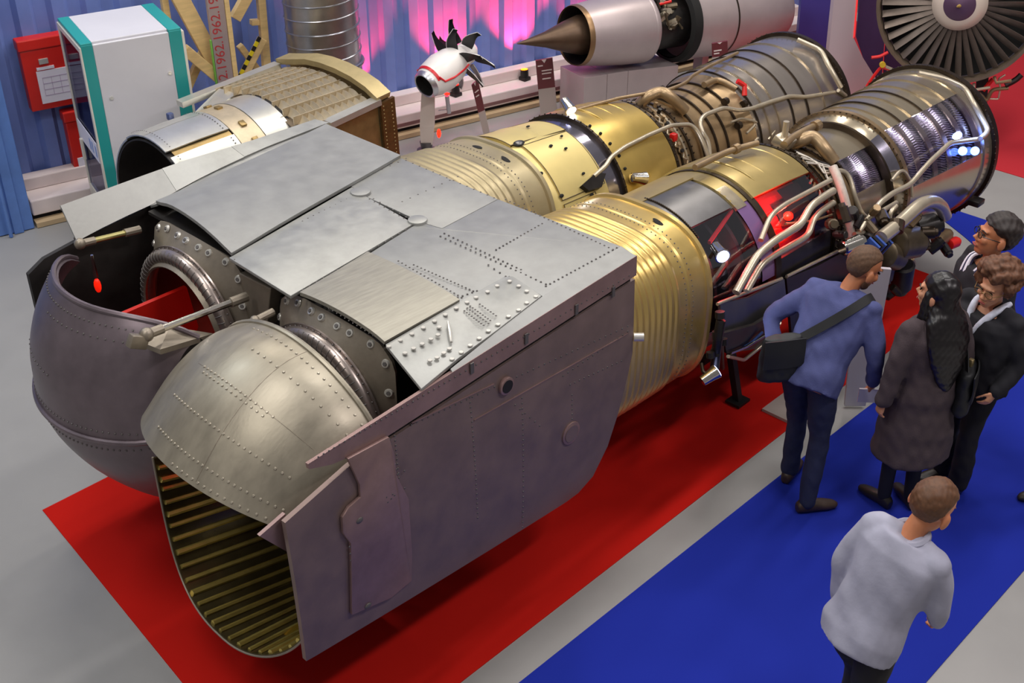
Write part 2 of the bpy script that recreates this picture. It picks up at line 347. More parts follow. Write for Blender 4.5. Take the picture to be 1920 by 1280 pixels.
# right side panel: lower sheet, doubler, top rail
def zb(x):
    if x > -0.42: 
        t = (x+0.42)/0.45; return 0.545+0.85*max(0, t)**2.3
    return 0.545+0.10*(-0.42-x)
def ztop(x): return Rx(x)-0.148
xs = [-2.375, -2.30, -2.2, -2.0, -1.7, -1.4, -1.1, -0.8, -0.6, -0.45, -0.35, -0.25, -0.15, -0.08, -0.03, 0.0, 0.025]
rows = []
for k in range(13):
    t = k/12; row = []
    for x in xs:
        top = ztop(x) if x > -2.0 else ztop(-2.0)-0.10*(-2.0-x)/0.375
        z = zb(x)+(top-zb(x))*t
        bulge = 0.02*math.sin(math.pi*min(1, max(0, (z-0.5)/1.4)))-0.05*max(0, (0.75-z)/0.25)**2
        xx = x-(0.03*(1-t) if x == xs[0] else 0)+(0.05*(1-t) if x == xs[0] else 0)
        row.append((xx, -1.31-bulge, z))
    rows.append(row)
mb = MB(); mb.grid(rows, thick=0.028); SP = mb.build('side_panel', M_side, NZ, ang=50)
# rail along the top edge, with a groove below it
mb = MB(); R0 = []; R1 = []
for x in [-2.22, -2.1, -1.9, -1.6, -1.2, -0.8, -0.4, 0.025]:
    R1.append((x, -1.318, Rx(x))); h = 0.118 if x > -2.0 else 0.118-(-2.0-x)*0.42; R0.append((x, -1.322, Rx(x)-h))
mb.grid([R0, R1], thick=0.02); RAIL = mb.build('top_rail', M_side_p, NZ)
mb = MB(); mb.grid([[(x, -1.302, Rx(x)-0.18) for x in (-1.98, 0.0)], [(x, -1.30, Rx(x)-0.10) for x in (-1.98, 0.0)]], thick=0.01); mb.build('groove', M_darkgap, NZ)
for (u, v) in ((885, 690), (987, 635), (1081, 580), (1150, 547)):
    p = aty(u, v, -1.325); mb = MB(); mb.box((p[0], -1.326, p[2]), (0.022, 0.006, 0.06)); mb.build('drain_slot', M_rivet_d, RAIL, smooth=False)
# doubler patch on the rear of the side panel
dpx = [(205, 655), (325, 590), (340, 640), (345, 700), (380, 770), (390, 930), (390, 1010), (330, 1060), (215, 1110), (212, 1000), (210, 900), (188, 870), (186, 825), (205, 795), (240, 765), (238, 730)]
P3 = [aty(520+0.6406*u, 440+0.6406*v, -1.335) for u, v in dpx]
mb = MB(); mb.prism([(p[0], -1.337-0.012*math.sin(math.pi*min(1, max(0, (p[2]-0.5)/1.4))), p[2]) for p in P3], (0, 0.02, 0)); DB = mb.build('doubler_patch', M_side_p, NZ, bevel=0.004)
for (u, v) in ((240, 835), (265, 1085)):
    p = aty(520+.6406*u, 440+.6406*v, -1.345); mb = MB(); mb.ell((p[0], -1.347, p[2]), (0.022, 0.008, 0.016), 10, 6); mb.build('plug', M_rivet_d, DB)
def port(u, v, rad, m1, m2, nm):
    p = aty(u, v, -1.335); mb = MB(); mb.cyl((p[0], -1.31, p[2]), (p[0], -1.338, p[2]), rad*1.35, 28); o = mb.build(nm, m1, NZ, bevel=0.003)
    mb = MB(); mb.cyl((p[0], -1.32, p[2]), (p[0], -1.341, p[2]), rad, 24); mb.build('cover', m2, o)
port(1071, 812, 0.052, M_side_p, M_side, 'inspection_port'); port(951, 724, 0.036, M_side_p, M_darkgap, 'drain_port')
p = aty(1188, 632, -1.32); mb = MB(); mb.cyl((p[0], -1.32, p[2]), (p[0]+0.04, -1.36, p[2]), 0.025, 12); mb.build('hinge_pin', M_bolt, NZ)
# rows of rivets (too small and too many to pick apart)
def dome(mb, c, n, r, h):
    n = Vector(n).normalized(); u = n.orthogonal().normalized(); w_ = n.cross(u); c = Vector(tuple(c)); k = len(mb.v)
    for rr, hh in ((r, 0), (r*0.7, h)):
        for i in range(6): a = math.pi*i/3; mb.v.append(tuple(c+u*(rr*math.cos(a))+w_*(rr*math.sin(a))+n*hh))
    for i in range(6): mb.f.append((k+i, k+(i+1) % 6, k+6+(i+1) % 6, k+6+i))
    mb.f.append(tuple(k+6+i for i in range(6)))
def rivet_rows(name, rows, fn, nrm, m, parent, r=0.007, h=0.003):
    mb = MB()
    for (a, b, n) in rows:
        for i in range(n):
            t = i/max(1, n-1); p = fn(a[0]+(b[0]-a[0])*t, a[1]+(b[1]-a[1])*t); dome(mb, p, nrm, r, h)
    return stuff(mb.build(name, m, parent, ang=60))
def ontop(dz): 
    def f(u, v): p = attop(u, v); return (p[0], p[1], p[2]+dz)
    return f
def c7(x, y): return (560+.3594*x, 220+.3594*y)
D7 = [((740, 620), (1290, 870), 22), ((760, 605), (1160, 795), 18), ((1030, 690), (1270, 555), 14), ((520, 750), (850, 940), 18), ((600, 770), (930, 915), 18), ((830, 940), (930, 905), 5), ((1080, 430), (1640, 690), 26), ((1290, 880), (1660, 680), 18), ((990, 770), (1080, 830), 4)]
rivet_rows('rivet_rows', [(c7(*a), c7(*b), n) for a, b, n in D7], ontop(0.0), (0, 0, 1), M_rivet_d, pD, 0.006, 0.004)
C7 = [((20, 905), (560, 590), 16), ((370, 430), (575, 545), 9), ((100, 570), (330, 690), 12), ((120, 555), (345, 670), 12), ((20, 545), (250, 430), 9)]
rivet_rows('rivet_rows', [(c7(*a), c7(*b), n) for a, b, n in C7]+[((440, 488), (535, 548), 9)], ontop(0.004), (0, 0, 1), M_rivet_d, pC, 0.0055, 0.003)
rivet_rows('rivet_rows', [(c7(*a), c7(*b), n) for a, b, n in [((270, 350), (560, 215), 8), ((540, 440), (830, 310), 8), ((390, 425), (560, 520), 6), ((560, 225), (1020, 420), 14)]], ontop(0.0), (0, 0, 1), M_rivet_d, pB, 0.006, 0.003)
rivet_rows('rivet_rows', [(c7(*a), c7(*b), n) for a, b, n in [((350, 725), (820, 960), 26), ((30, 915), (430, 1160), 20), ((440, 1165), (830, 975), 16)]], ontop(-0.004), (0, 0, 1), M_rivet_d, pE, 0.0045, 0.003)
rivet_rows('rivet_rows', [(c7(*a), c7(*b), n) for a, b, n in [((865, 1015), (965, 1090), 9), ((880, 1000), (990, 1080), 9), ((895, 990), (1000, 1065), 9), ((945, 980), (1030, 1040), 7)]], ontop(0.006), (0, 0, 1), M_rivet_d, pF, 0.006, 0.003)
# bolts of the access panel, each its own part
mb = MB(); mb.cyl((0, 0, -.002), (0, 0, 0.004), 0.013, 10, 0.011); BP = mb.build('bolt', M_bolt, pF)
first = True
for (x, y) in [(555, 1235), (600, 1210), (645, 1187), (690, 1162), (727, 1140), (733, 1100), (685, 1270), (722, 1255), (757, 1232), (787, 1210), (470, 1200), (530, 1168), (590, 1135), (650, 1103), (708, 1068), (765, 1035), (822, 1000), (878, 970), (925, 945), (985, 915), (1035, 884), (1100, 860), (1148, 885), (1190, 912), (1237, 940), (1190, 973), (1148, 1010), (1095, 1043), (1040, 1085), (990, 1118), (942, 1156), (895, 1192), (848, 1228), (800, 1262)]:
    p = ontop(0.006)(*c7(x, y)); Mx = Matrix.Translation(Vector(p))
    if first: BP.matrix_basis = Mx; first = False
    else: shared(BP, pF, Mx)
p = ontop(0.008)(*c7(788, 1140)); mb = MB(); mb.tube([ontop(.01)(*c7(780, 1075)), ontop(.012)(*c7(790, 1130)), ontop(.01)(*c7(796, 1180))], [0.006, 0.010, 0.007], 8); mb.build('weld_bead', M_bolt, pF)
# rivets of the side panel
def onside(u, v): p = aty(u, v, -1.335); return (p[0], -1.31-0.02*math.sin(math.pi*min(1, max(0, (p[2]-0.5)/1.4))), p[2])
def c6(x, y): return (520+.6406*x, 440+.6406*y)
S6 = [((570, 480), (590, 830), 26), ((720, 480), (725, 860), 26), ((840, 415), (1030, 285), 14), ((860, 440), (1010, 370), 12), ((350, 580), (380, 1020), 34), ((400, 560), (1030, 270), 40), ((700, 500), (770, 560), 6), ((865, 470), (865, 540), 6)]
rivet_rows('rivet_rows', [(c6(*a), c6(*b), n) for a, b, n in S6], onside, (0, -1, 0), M_rivet_d, SP, 0.006, 0.003)
rivet_rows('rivet_rows', [(c6(*a), c6(*b), n) for a, b, n in [((120, 650), (1030, 120), 60)]], lambda u, v: (aty(u, v, -1.322)[0], -1.321, aty(u, v, -1.322)[2]), (0, -1, 0), M_rivet_d, RAIL, 0.005, 0.003)
rivet_rows('rivet_rows', [(c6(*a), c6(*b), n) for a, b, n in [((215, 660), (320, 600), 8), ((330, 600), (350, 700), 8), ((245, 800), (370, 740), 8), ((200, 830), (225, 1090), 14), ((320, 780), (340, 760), 3), ((250, 740), (370, 690), 8)]], lambda u, v: (onside(u, v)[0], onside(u, v)[1]-0.014, onside(u, v)[2]), (0, -1, 0), M_rivet_d, DB, 0.006, 0.003)
mb = MB()
for a, b in (((580, 545), (1030, 290)), ((400, 555), (640, 440))):
    pa = onside(*c6(*a)); pb = onside(*c6(*b)); mb.bar((pa[0], pa[1]-.002, pa[2]), (pb[0], pb[1]-.002, pb[2]), 0.006, 0.006)
mb.build('stiffener_bead', M_side_p, SP)
fr = MB()
for U_, V_ in zip(U, Lw):
    n = (U[1]-U[0]).cross(Lw[0]-U[0]).normalized(); n = n if n.y < 0 else -n
    for t in (0.1, 0.9): dome(fr, U_.lerp(V_, t)+n*0.001, n, 0.008, 0.004)
for i in range(len(U)-1):
    for s in (0.25, 0.5, 0.75):
        a = U[i].lerp(U[i+1], s); b = Lw[i].lerp(Lw[i+1], s)
        for t in (0.1, 0.9): dome(fr, a.lerp(b, t)+n*0.001, n, 0.008, 0.004)
for i in (4, 7):
    for t in (0.2, 0.35, 0.5, 0.65, 0.8):
        dome(fr, U[i].lerp(U[i-1], 0.1).lerp(Lw[i].lerp(Lw[i-1], 0.1), t)+n*0.001, n, 0.009, 0.004); dome(fr, U[i].lerp(U[i+1], 0.1).lerp(Lw[i].lerp(Lw[i+1], 0.1), t)+n*0.001, n, 0.009, 0.004)
stuff(fr.build('rivet_rows', M_rivet_d, NZ, ang=60))
# ---- bulkheads with their rings
def bulkhead(y0, zc, side):
    rin = 0.445; rows = []; A = list(range(-50, 231, 5)); X = -1.57
    def rout(a):
        c = abs(math.cos(math.radians(a))); s = math.sin(math.radians(a)); r = min(0.455/max(c, 1e-3), (0.525-.04*abs(math.cos(math.radians(a)))**2)/max(s, 1e-3) if s > 0 else 9, 0.615); return max(r, rin+0.03)
    mb = MB(); mb.grid([[(X, y0+rin*math.cos(math.radians(a)), zc+rin*math.sin(math.radians(a))) for a in A], [(-1.485, y0+rout(a)*math.cos(math.radians(a)), zc+rout(a)*math.sin(math.radians(a))) for a in A]], thick=0.025)
    bk = mb.build('bulkhead', M_bulk, NZ)
    def arc(x, r, a0, a1, n=60): return [(x, y0+r*math.cos(math.radians(a0+(a1-a0)*k/n)), zc+r*math.sin(math.radians(a0+(a1-a0)*k/n))) for k in range(n+1)]
    mb = MB(); mb.tube(arc(X-0.035, 0.425, -60, 240), 0.042, 12); rb = mb.build('rolled_ring', M_bead, bk)
    mb = MB(); mb.grid([arc(X-0.012, 0.478, -55, 235), arc(X-0.012, 0.450, -55, 235)], thick=0.01); mb.build('ring_flange', M_bead, bk)
    mb = MB(); mb.grid([arc(X-0.055, 0.392, -60, 240), arc(X-0.085, 0.372, -60, 240)], thick=0.012); mb.build('inner_lip', M_bulk, bk)
    mm = MB()
    for k in range(46): a = -50+280*k/45; dome(mm, (X-0.024, y0+0.466*math.cos(math.radians(a)), zc+0.466*math.sin(math.radians(a))), (-1, 0, 0), 0.005, 0.005)
    stuff(mm.build('rivet_rows', M_rivet_d, bk, ang=60))
    mm = MB()
    for k in range(56): a = math.radians(-50+280*k/55); c = Vector((X-0.035, y0+0.425*math.cos(a), zc+0.425*math.sin(a))); mm.tube([c+(Vector((math.cos(t), math.sin(t)*math.cos(a), math.sin(t)*math.sin(a))))*0.0415 for t in [math.radians(120+q*24) for q in range(6)]], 0.003, 5)
    stuff(mm.build('ring_corrugation', M_rivet_d, rb))
    # bosses with bolt heads
    for a in (38, 52, 62, 74, 84, 98, 108, 122, 134, 148, 163):
        r = rout(a)-0.03
        if r < 0.47: continue
        xb = X+(r-rin)/max(.02, rout(a)-rin)*(-1.485-X); ca, sa = math.cos(math.radians(a)), math.sin(math.radians(a)); tl = math.hypot(rout(a)-rin, -1.485-X); nx, nr_ = -(rout(a)-rin)/tl, (-1.485-X)/tl; pt = lambda h: (xb+nx*h, y0+(r+nr_*h)*ca, zc+(r+nr_*h)*sa); c = pt(-.002)
        mb = MB(); mb.cyl(c, pt(.010), 0.024, 12, 0.019); b = mb.build('bolt_boss', M_bolt, bk)
        mb = MB(); mb.cyl(pt(.009), pt(.015), 0.011, 6); mb.build('bolt_head', M_rivet_d, b)
    # duct inside
    mb = MB(); n = 48; mb.grid([[(x, y0+r*math.cos(2*math.pi*k/n), zc-0.0+dz+r*math.sin(2*math.pi*k/n)) for k in range(n)] for x, r, dz in ((-1.56, 0.40, 0), (-1.2, 0.42, -.03), (-0.7, 0.44, -0.08), (-0.1, 0.46, -0.15))], closed=True)
    k = len(mb.v); mb.f.append(tuple(range(k-n, k))); mb.build('jet_pipe', M_soot_shade, NZ)
    return bk
bulkhead(-0.60, 1.455, -1); bulkhead(0.60, 1.455, 1)
# red lit panel and red lamps inside the pipes
M_redpanel = mat('red_glow_colour', (190, 24, 12), 0, 0.45)  # red glow of the interior is put into this base colour
mb = MB(); mb.prism([aty(u, v, 0.72) for u, v in ((228, 590), (350, 538), (372, 612), (345, 690), (290, 650))], (0, 0.03, 0)); mb.build('red_lit_panel', M_redpanel, NZ, smooth=False)
def point(name, loc, power, col, rad=0.03):
    l = bpy.data.lights.new(name, 'POINT'); l.energy = power; l.color = col; l.shadow_soft_size = rad
    o = bpy.data.objects.new(name, l); COL.objects.link(o); o.location = tuple(loc); return o
M_redlamp = mat('red_lamp_lens', (255, 30, 10), 0, 0.3, emit=(255, 24, 8), estr=6)
for y0 in (0.6, -0.6):
    mb = MB(); mb.ell((-0.55, y0, 1.66), (0.03, 0.03, 0.02), 10, 6); mb.build('lamp_lens', M_redlamp, NZ)
    point('red_lamp', (-0.8, y0, 1.58), 9, (1.0, 0.05, 0.03))
# ---- centre web between the two nozzles
mb = MB(); mb.prism([atx(u, v, -1.50) for u, v in ((448, 512), (507, 541), (500, 612), (436, 612))], (0.10, 0, 0)); mb.build('centre_web', M_bulk, NZ, smooth=False, bevel=0.006)
mb = MB(); mb.box((-1.38, 0.05, 1.45), (0.1, 0.36, 0.8)); mb.build('web_backing', M_soot_shade, NZ, smooth=False)
# ---- buckets
def bucket_rows(y0, prof, piv, half=0.62, R=0.8, n=20, m=26, off=0.0, roll=0.0, cut=0.0):
    P = [Vector((x, 0, z)) for x, z in prof]; Q = resamp_s(P, 60); rows = []
    for i in range(n):
        row = []
        for k in range(m+1):
            y = half*(2*k/m-1); s0 = cut*max(0.0, 1-abs(y/half)**2.2); j = (s0+(1-s0)*i/(n-1))*59; j0 = min(int(j), 58); q = Q[j0].lerp(Q[j0+1], j-j0)
            nn = Vector((q.x-piv[0], 0, q.z-piv[1])).normalized(); drop = R-math.sqrt(R*R-y*y)+0.55*max(0, abs(y)/half-0.86)**2*3
            c = q-nn*(drop-off)+Vector((0, y0-y, 0)); c.z += roll*(i/(n-1))*(-y/half); row.append(c)
        rows.append(row)
    return rows
def resamp_s(P, n):
    Q = []
    for i in range(len(P)-1):
        p0 = P[max(i-1, 0)]; p1 = P[i]; p2 = P[i+1]; p3 = P[min(i+2, len(P)-1)]
        for k in range(12):
            t = k/12; Q.append(0.5*((2*p1)+(p2-p0)*t+(2*p0-5*p1+4*p2-p3)*t*t+(3*p1-p0-3*p2+p3)*t**3))
    Q.append(P[-1]); return resamp(Q, n)
def bucket(nm, rows, m, lip=True, piv=None, inner=M_soot_shade, thick=0.025):
    mb = MB(); a_ = rows[10][13]; n_ = (rows[11][13]-rows[9][13]).cross(rows[10][14]-rows[10][12]); out_ = Vector((a_.x+1.7, 0, a_.z-1.3))
    rr = rows if -n_.dot(out_) > 0 else [r[::-1] for r in rows]
    mb.grid(rr, thick=thick); o = mb.build(nm, m, NZ, ang=50)
    if lip: l = MB(); l.tube(rows[0], 0.016, 8); l.build('lip', m, o)
    return o
nr = bucket_rows(-0.66, [(-1.80, 2.0), (-1.95, 2.0), (-2.12, 1.94), (-2.3, 1.82), (-2.5, 1.615)], (-1.75, 1.2), roll=0.05, off=0.028)
B1 = bucket('upper_bucket', nr, M_bucket, thick=0.03)
def onrows(rows, s, t, off=0.004):
    i = s*(len(rows)-1); j = t*(len(rows[0])-1); i0 = min(int(i), len(rows)-2); j0 = min(int(j), len(rows[0])-2); a = i-i0; b = j-j0
    p = rows[i0][j0]*(1-a)*(1-b)+rows[i0+1][j0]*a*(1-b)+rows[i0][j0+1]*(1-a)*b+rows[i0+1][j0+1]*a*b
    nn = (rows[i0][j0+1]-rows[i0][j0]).cross(rows[i0+1][j0]-rows[i0][j0]).normalized()
    return p, nn
def bucket_rivets(rows, lst, m, parent, r=0.008, sg=1):
    mb = MB()
    for (s0, t0, s1, t1, n) in lst:
        for k in range(n):
            a = k/(n-1); p, nn = onrows(rows, s0+(s1-s0)*a, t0+(t1-t0)*a); dome(mb, p+nn*0.001*sg, nn*sg, r, 0.004)
    return stuff(mb.build('rivet_rows', m, parent, ang=60))
_, nn0 = onrows(nr, 0.5, 0.5); sg = 1 if nn0.z > 0 else -1
bucket_rivets(nr, [(0.08, 0.35, 0.08, 0.98, 22), (0.22, 0.48, 0.22, 0.95, 14), (0.45, 0.35, 0.45, 0.75, 16), (0.48, 0.37, 0.48, 0.72, 14), (0.68, 0.30, 0.68, 0.9, 26), (0.88, 0.32, 0.88, 0.95, 28), (0.97, 0.5, 0.97, 0.98, 18)], M_rivet, B1, 0.0075, sg)
mb = MB()
for s0, t0, s1, t1 in ((0.45, 0.30, 0.45, 0.95), (0.02, 0.63, 0.97, 0.63)):
    pts = [onrows(nr, s0+(s1-s0)*k/14, t0+(t1-t0)*k/14) for k in range(15)]; mb.tube([p+n_*0.0002*sg for p, n_ in pts], 0.0022, 5)
mb.build('lap_joint', M_bulk, B1)
far = bucket_rows(0.66, [(-2.05, 2.02), (-2.21, 1.92), (-2.36, 1.72), (-2.45, 1.48), (-2.47, 1.22)], (-1.6, 1.3), cut=0.24)
B2 = bucket('upper_bucket', far, M_bucket2, thick=0.03)
bucket_rivets(far, [(0.1, 0.1, 0.1, 0.95, 34), (0.94, 0.1, 0.94, 0.95, 34), (0.2, 0.4, 0.2, 0.9, 16), (0.6, 0.2, 0.62, 0.5, 10)], M_rivet_d, B2, 0.006, sg)
fl = bucket_rows(0.66, [(-2.475, 1.205), (-2.42, 1.0), (-2.27, 0.74), (-2.03, 0.50), (-1.75, 0.42)], (-1.6, 1.3))
B3 = bucket('lower_bucket', fl, M_bucket2, thick=0.03)
mb = MB(); mb.tube([p for p in fl[0]], 0.010, 6); mb.build('seam_strip', M_bolt, B3)
bucket_rivets(fl, [(0.06, 0.1, 0.06, 0.95, 34)], M_rivet_d, B3, 0.006, sg)
# inside of the far bucket pair is dark; a strut with a red tip hangs in it
mb = MB(); pa = aty(172, 478, 0.9); pb = aty(180, 520, 0.9); mb.tube([pa, pb], [0.008, 0.014], 8); st = mb.build('probe', M_chrome, NZ)
mb = MB(); mb.ell(aty(183, 535, 0.9), (0.02, 0.02, 0.045), 10, 6); mb.build('probe_tip', mat('dim_red_lens', (220, 40, 16), 0, .3, emit=(255, 30, 8), estr=.7), st)
# lower bucket of the near nozzle with a ribbed liner
def low(x, a, ins=0.0):
    t = (x+2.40)/0.90; c = math.cos(math.radians(a)); n = (3.0 if c > 0 else 2.25)-.3*t; q = math.sin(math.radians(a))
    w_ = 0.60-0.02*t-ins; yy = w_*math.copysign(abs(c)**(2/n), c); zz = w_*math.copysign(abs(q)**(2/n), q)
    return (x+((0.10 if c > 0 else 0.17)*(yy/w_)**2)*(1-t), -0.65+0.05*t+yy, 1.04-0.24*t+zz)
A = [168+204*k/56 for k in range(57)]
mb = MB(); mb.grid([[low(x, a) for a in A] for x in (-2.40, -2.2, -1.95, -1.7, -1.5)], thick=0.012); LB = mb.build('lower_bucket', M_liner, NZ, ang=50)
_P = [Vector(low(-2.4, 170+200*k/400)) for k in range(401)]; _L = [0.0]
for k in range(400): _L.append(_L[-1]+(_P[k+1]-_P[k]).length)
for k in range(29):
    sL = _L[-1]*(k+.5)/29; a = 170+200*min(range(401), key=lambda i: abs(_L[i]-sL))/400; mb = MB(); mb.tube([low(x, a, 0.016) for x in (-2.385, -2.1, -1.8, -1.52)], 0.013 if k % 3 else 0.017, 6); mb.build('liner_rib', M_rib, LB)
mb = MB(); mb.tube([low(-2.40, a) for a in A], 0.006, 6); mb.build('rim', M_bulk, LB)
for k, a in enumerate((214, 236, 250)):
    mb = MB(); c = Vector(low(-2.2+0.05*k, a, 0.02)); mb.box(c, (0.20, 0.06, 0.012), Matrix.Rotation(math.radians(a+90), 3, 'X')); mb.build('liner_patch', mat('yellow_gold_patch', (214, 180, 70), 0.9, 0.25), LB, smooth=False)
# pushrods
def rod(a, b, r, m, eye=True):
    a = Vector(tuple(a)); b = Vector(tuple(b)); mb = MB(); mb.tube([a, b], r, 10); o = mb.build('pushrod', m, NZ)
    d = (b-a).normalized(); mb = MB(); mb.tube([b-d*0.10, b], r*1.45, 10); mb.build('rod_end', M_bulk, o)
    mb = MB(); mb.tube([a, a+d*0.09], r*1.35, 10); mb.ell(a, (r*2, r*2, r*2), 10, 8); mb.build('clevis', M_bulk, o)
    return o
rod(aty(275, 627, 0.05), aty(462, 556, 0.05), 0.019, M_chrome)
rod(aty(150, 457, 1.20), aty(262, 430, 1.20), 0.017, M_brassrod)
rod(aty(478, 601, -0.25), aty(512, 584, -0.25), 0.014, M_chrome)
p = aty(258, 640, 0.05); mb = MB(); mb.box(p, (0.10, 0.05, 0.07), Matrix.Rotation(0.5, 3, 'Y')); mb.build('bracket', M_bulk, NZ, bevel=0.008)
mb = MB(); mb.prism([aty(262, 640, 0.12), aty(318, 612, 0.12), aty(400, 625, 0.05), aty(300, 655, 0.0)], (0, 0, -0.03)); mb.build('hinge_arm', M_bulk, NZ, smooth=False)
mb = MB(); mb.prism([r_[-1]+Vector((0, -.003, 0)) for r_ in far]+[Vector((-1.72, .037, 1.28)), Vector((-1.68, .037, 1.50))], (0, 0.02, 0)); mb.build('hinge_cheek', M_soot_shade, B2, smooth=False)
# pink hinge fairing beside the near bucket and support cradles under the box
mb = MB(); mb.prism([aty(487, 1005, -1.27), aty(535, 963, -1.27), aty(555, 1035, -1.27), aty(540, 1035, -1.27)], (0, 0.02, 0)); mb.build('hinge_fairing', M_side_p, NZ, smooth=False)
for x in (-1.4, -0.4):
    mb = MB(); mb.box((x, 0, 0.306), (0.16, 1.2, 0.60)); mb.build('cradle', M_soot_shade, NZ, smooth=False, bevel=0.01)
# ------------------------------------------------------------------ the two jet engines
M_gold = mat('gold_heat_tinted_duct', (208, 176, 104), 0.7, 0.31, var=0.14, scale=2.4, rvar=0.03, col2=(226, 196, 122), stretch=(1, 1, 0.6))
M_beige = mat('beige_silver_duct', (170, 156, 122), 0.55, 0.42, var=0.14, scale=2.6, rvar=0.06)
M_yell = mat('pale_yellow_gold_casing', (212, 192, 126), 0.4, 0.42, var=0.08, scale=3, rvar=0.06)
M_goldc = mat('brassy_gold_casing', (200, 170, 94), 0.72, 0.33, var=0.12, scale=3, rvar=0.03)
M_goldd = mat('faded_gold_casing', (182, 160, 104), 0.7, 0.34, var=0.14, scale=3, rvar=0.03)
M_steel = mat('polished_steel_casing', (196, 182, 158), 0.85, 0.22, var=0.08, scale=3, rvar=0.02, stretch=(4, 1, 1))
M_steelf = mat('silver_mauve_casing', (188, 178, 170), 0.85, 0.22, var=0.08, scale=3, rvar=0.02, stretch=(4, 1, 1))
M_bronze = mat('bronze_brown_casing', (154, 130, 98), 0.7, 0.38, var=0.28, scale=5, rvar=0.08)
M_greyc = mat('grey_turbine_casing', (116, 114, 114), 0.75, 0.36, var=0.2, scale=4, rvar=0.06)
M_band = mat('bluish_chrome_band', (150, 146, 160), 0.95, 0.16, var=0.2, scale=6)
M_ring = mat('dark_flange_metal', (66, 56, 46), 0.8, 0.4, var=0.3, scale=14)
M_pipe = mat('satin_pipe_metal', (196, 184, 162), 0.65, 0.32, var=0.14, scale=9)
M_pipeb = mat('bronze_duct_metal', (160, 136, 104), 0.6, 0.38, var=0.18, scale=8)
M_hose = mat('wrapped_white_hose', (196, 188, 176), 0.2, 0.55, var=0.15, scale=24)
M_dark = mat('black_accessory_metal', (46, 43, 42), 0.55, 0.4, var=0.35, scale=9)
M_olive = mat('olive_brown_accessory', (96, 84, 66), 0.55, 0.4, var=0.35, scale=8)
M_redtag = mat('red_cover_plastic', (214, 30, 26), 0, 0.4)
M_redline = mat('red_painted_edge', (206, 30, 34), 0, 0.5)
M_hole = mat('deep_black_hole', (14, 13, 12), 0, 0.8)
M_bladem = mat('compressor_blade_metal', (176, 168, 164), 0.4, 0.4, var=0.2, scale=14)
M_led = mat('blue_white_lamp_lens', (190, 205, 255), 0, 0.3, emit=(190, 200, 255), estr=4)
M_ledb = mat('blue_lamp_lens', (90, 120, 255), 0, 0.3, emit=(90, 130, 255), estr=9)
def glass_mat(name, col, a):
    m = bpy.data.materials.new(name); m.use_nodes = True; nt = m.node_tree; nt.nodes.clear()
    out = nt.nodes.new('ShaderNodeOutputMaterial'); mx = nt.nodes.new('ShaderNodeMixShader'); t = nt.nodes.new('ShaderNodeBsdfTransparent'); g = nt.nodes.new('ShaderNodeBsdfGlossy')
    t.inputs[0].default_value = lin(col); g.inputs['Roughness'].default_value = 0.06; g.inputs[0].default_value = (0.9, 0.9, 1.0, 1)
    mx.inputs[0].default_value = a; nt.links.new(t.outputs[0], mx.inputs[1]); nt.links.new(g.outputs[0], mx.inputs[2]); nt.links.new(mx.outputs[0], out.inputs[0]); return m
M_perspex = glass_mat('clear_perspex', (226, 222, 240), 0.16)
M_perspex_v = mat('violet_perspex', (150, 116, 170), 0, 0.15, alpha=0.6)
def lathe(side, prof, m, name, parent, a0=0, a1=360, n=80, thick=None, ang=32):
    k = max(4, int(n*abs(a1-a0)/360)); full = abs(a1-a0) >= 360
    A = [a0+(a1-a0)*i/k for i in range(k if full else k+1)]
    mb = MB(); mb.grid([[eng(x, r, a, side) for a in A] for x, r in prof], closed=full, thick=thick); return mb.build(name, m, parent, ang=ang)
def ring(side, x, r, w_, h, m, parent, name='flange', a0=0, a1=360): return lathe(side, [(x-w_/2, r-0.02), (x-w_/2, r+h), (x+w_/2, r+h), (x+w_/2, r-0.02)], m, name, parent, a0, a1)
def bolts(side, x, r, n, parent, a0=0, a1=360, s=0.008, m=None):
    mb = MB()
    for k in range(n):
        a = a0+(a1-a0)*k/n; p = Vector(eng(x, r, a, side)); q = Vector(eng(x, r+1, a, side))-p; dome(mb, p, q, s, s*0.9)
    return stuff(mb.build('bolt_ring', m or M_ring, parent, ang=60))
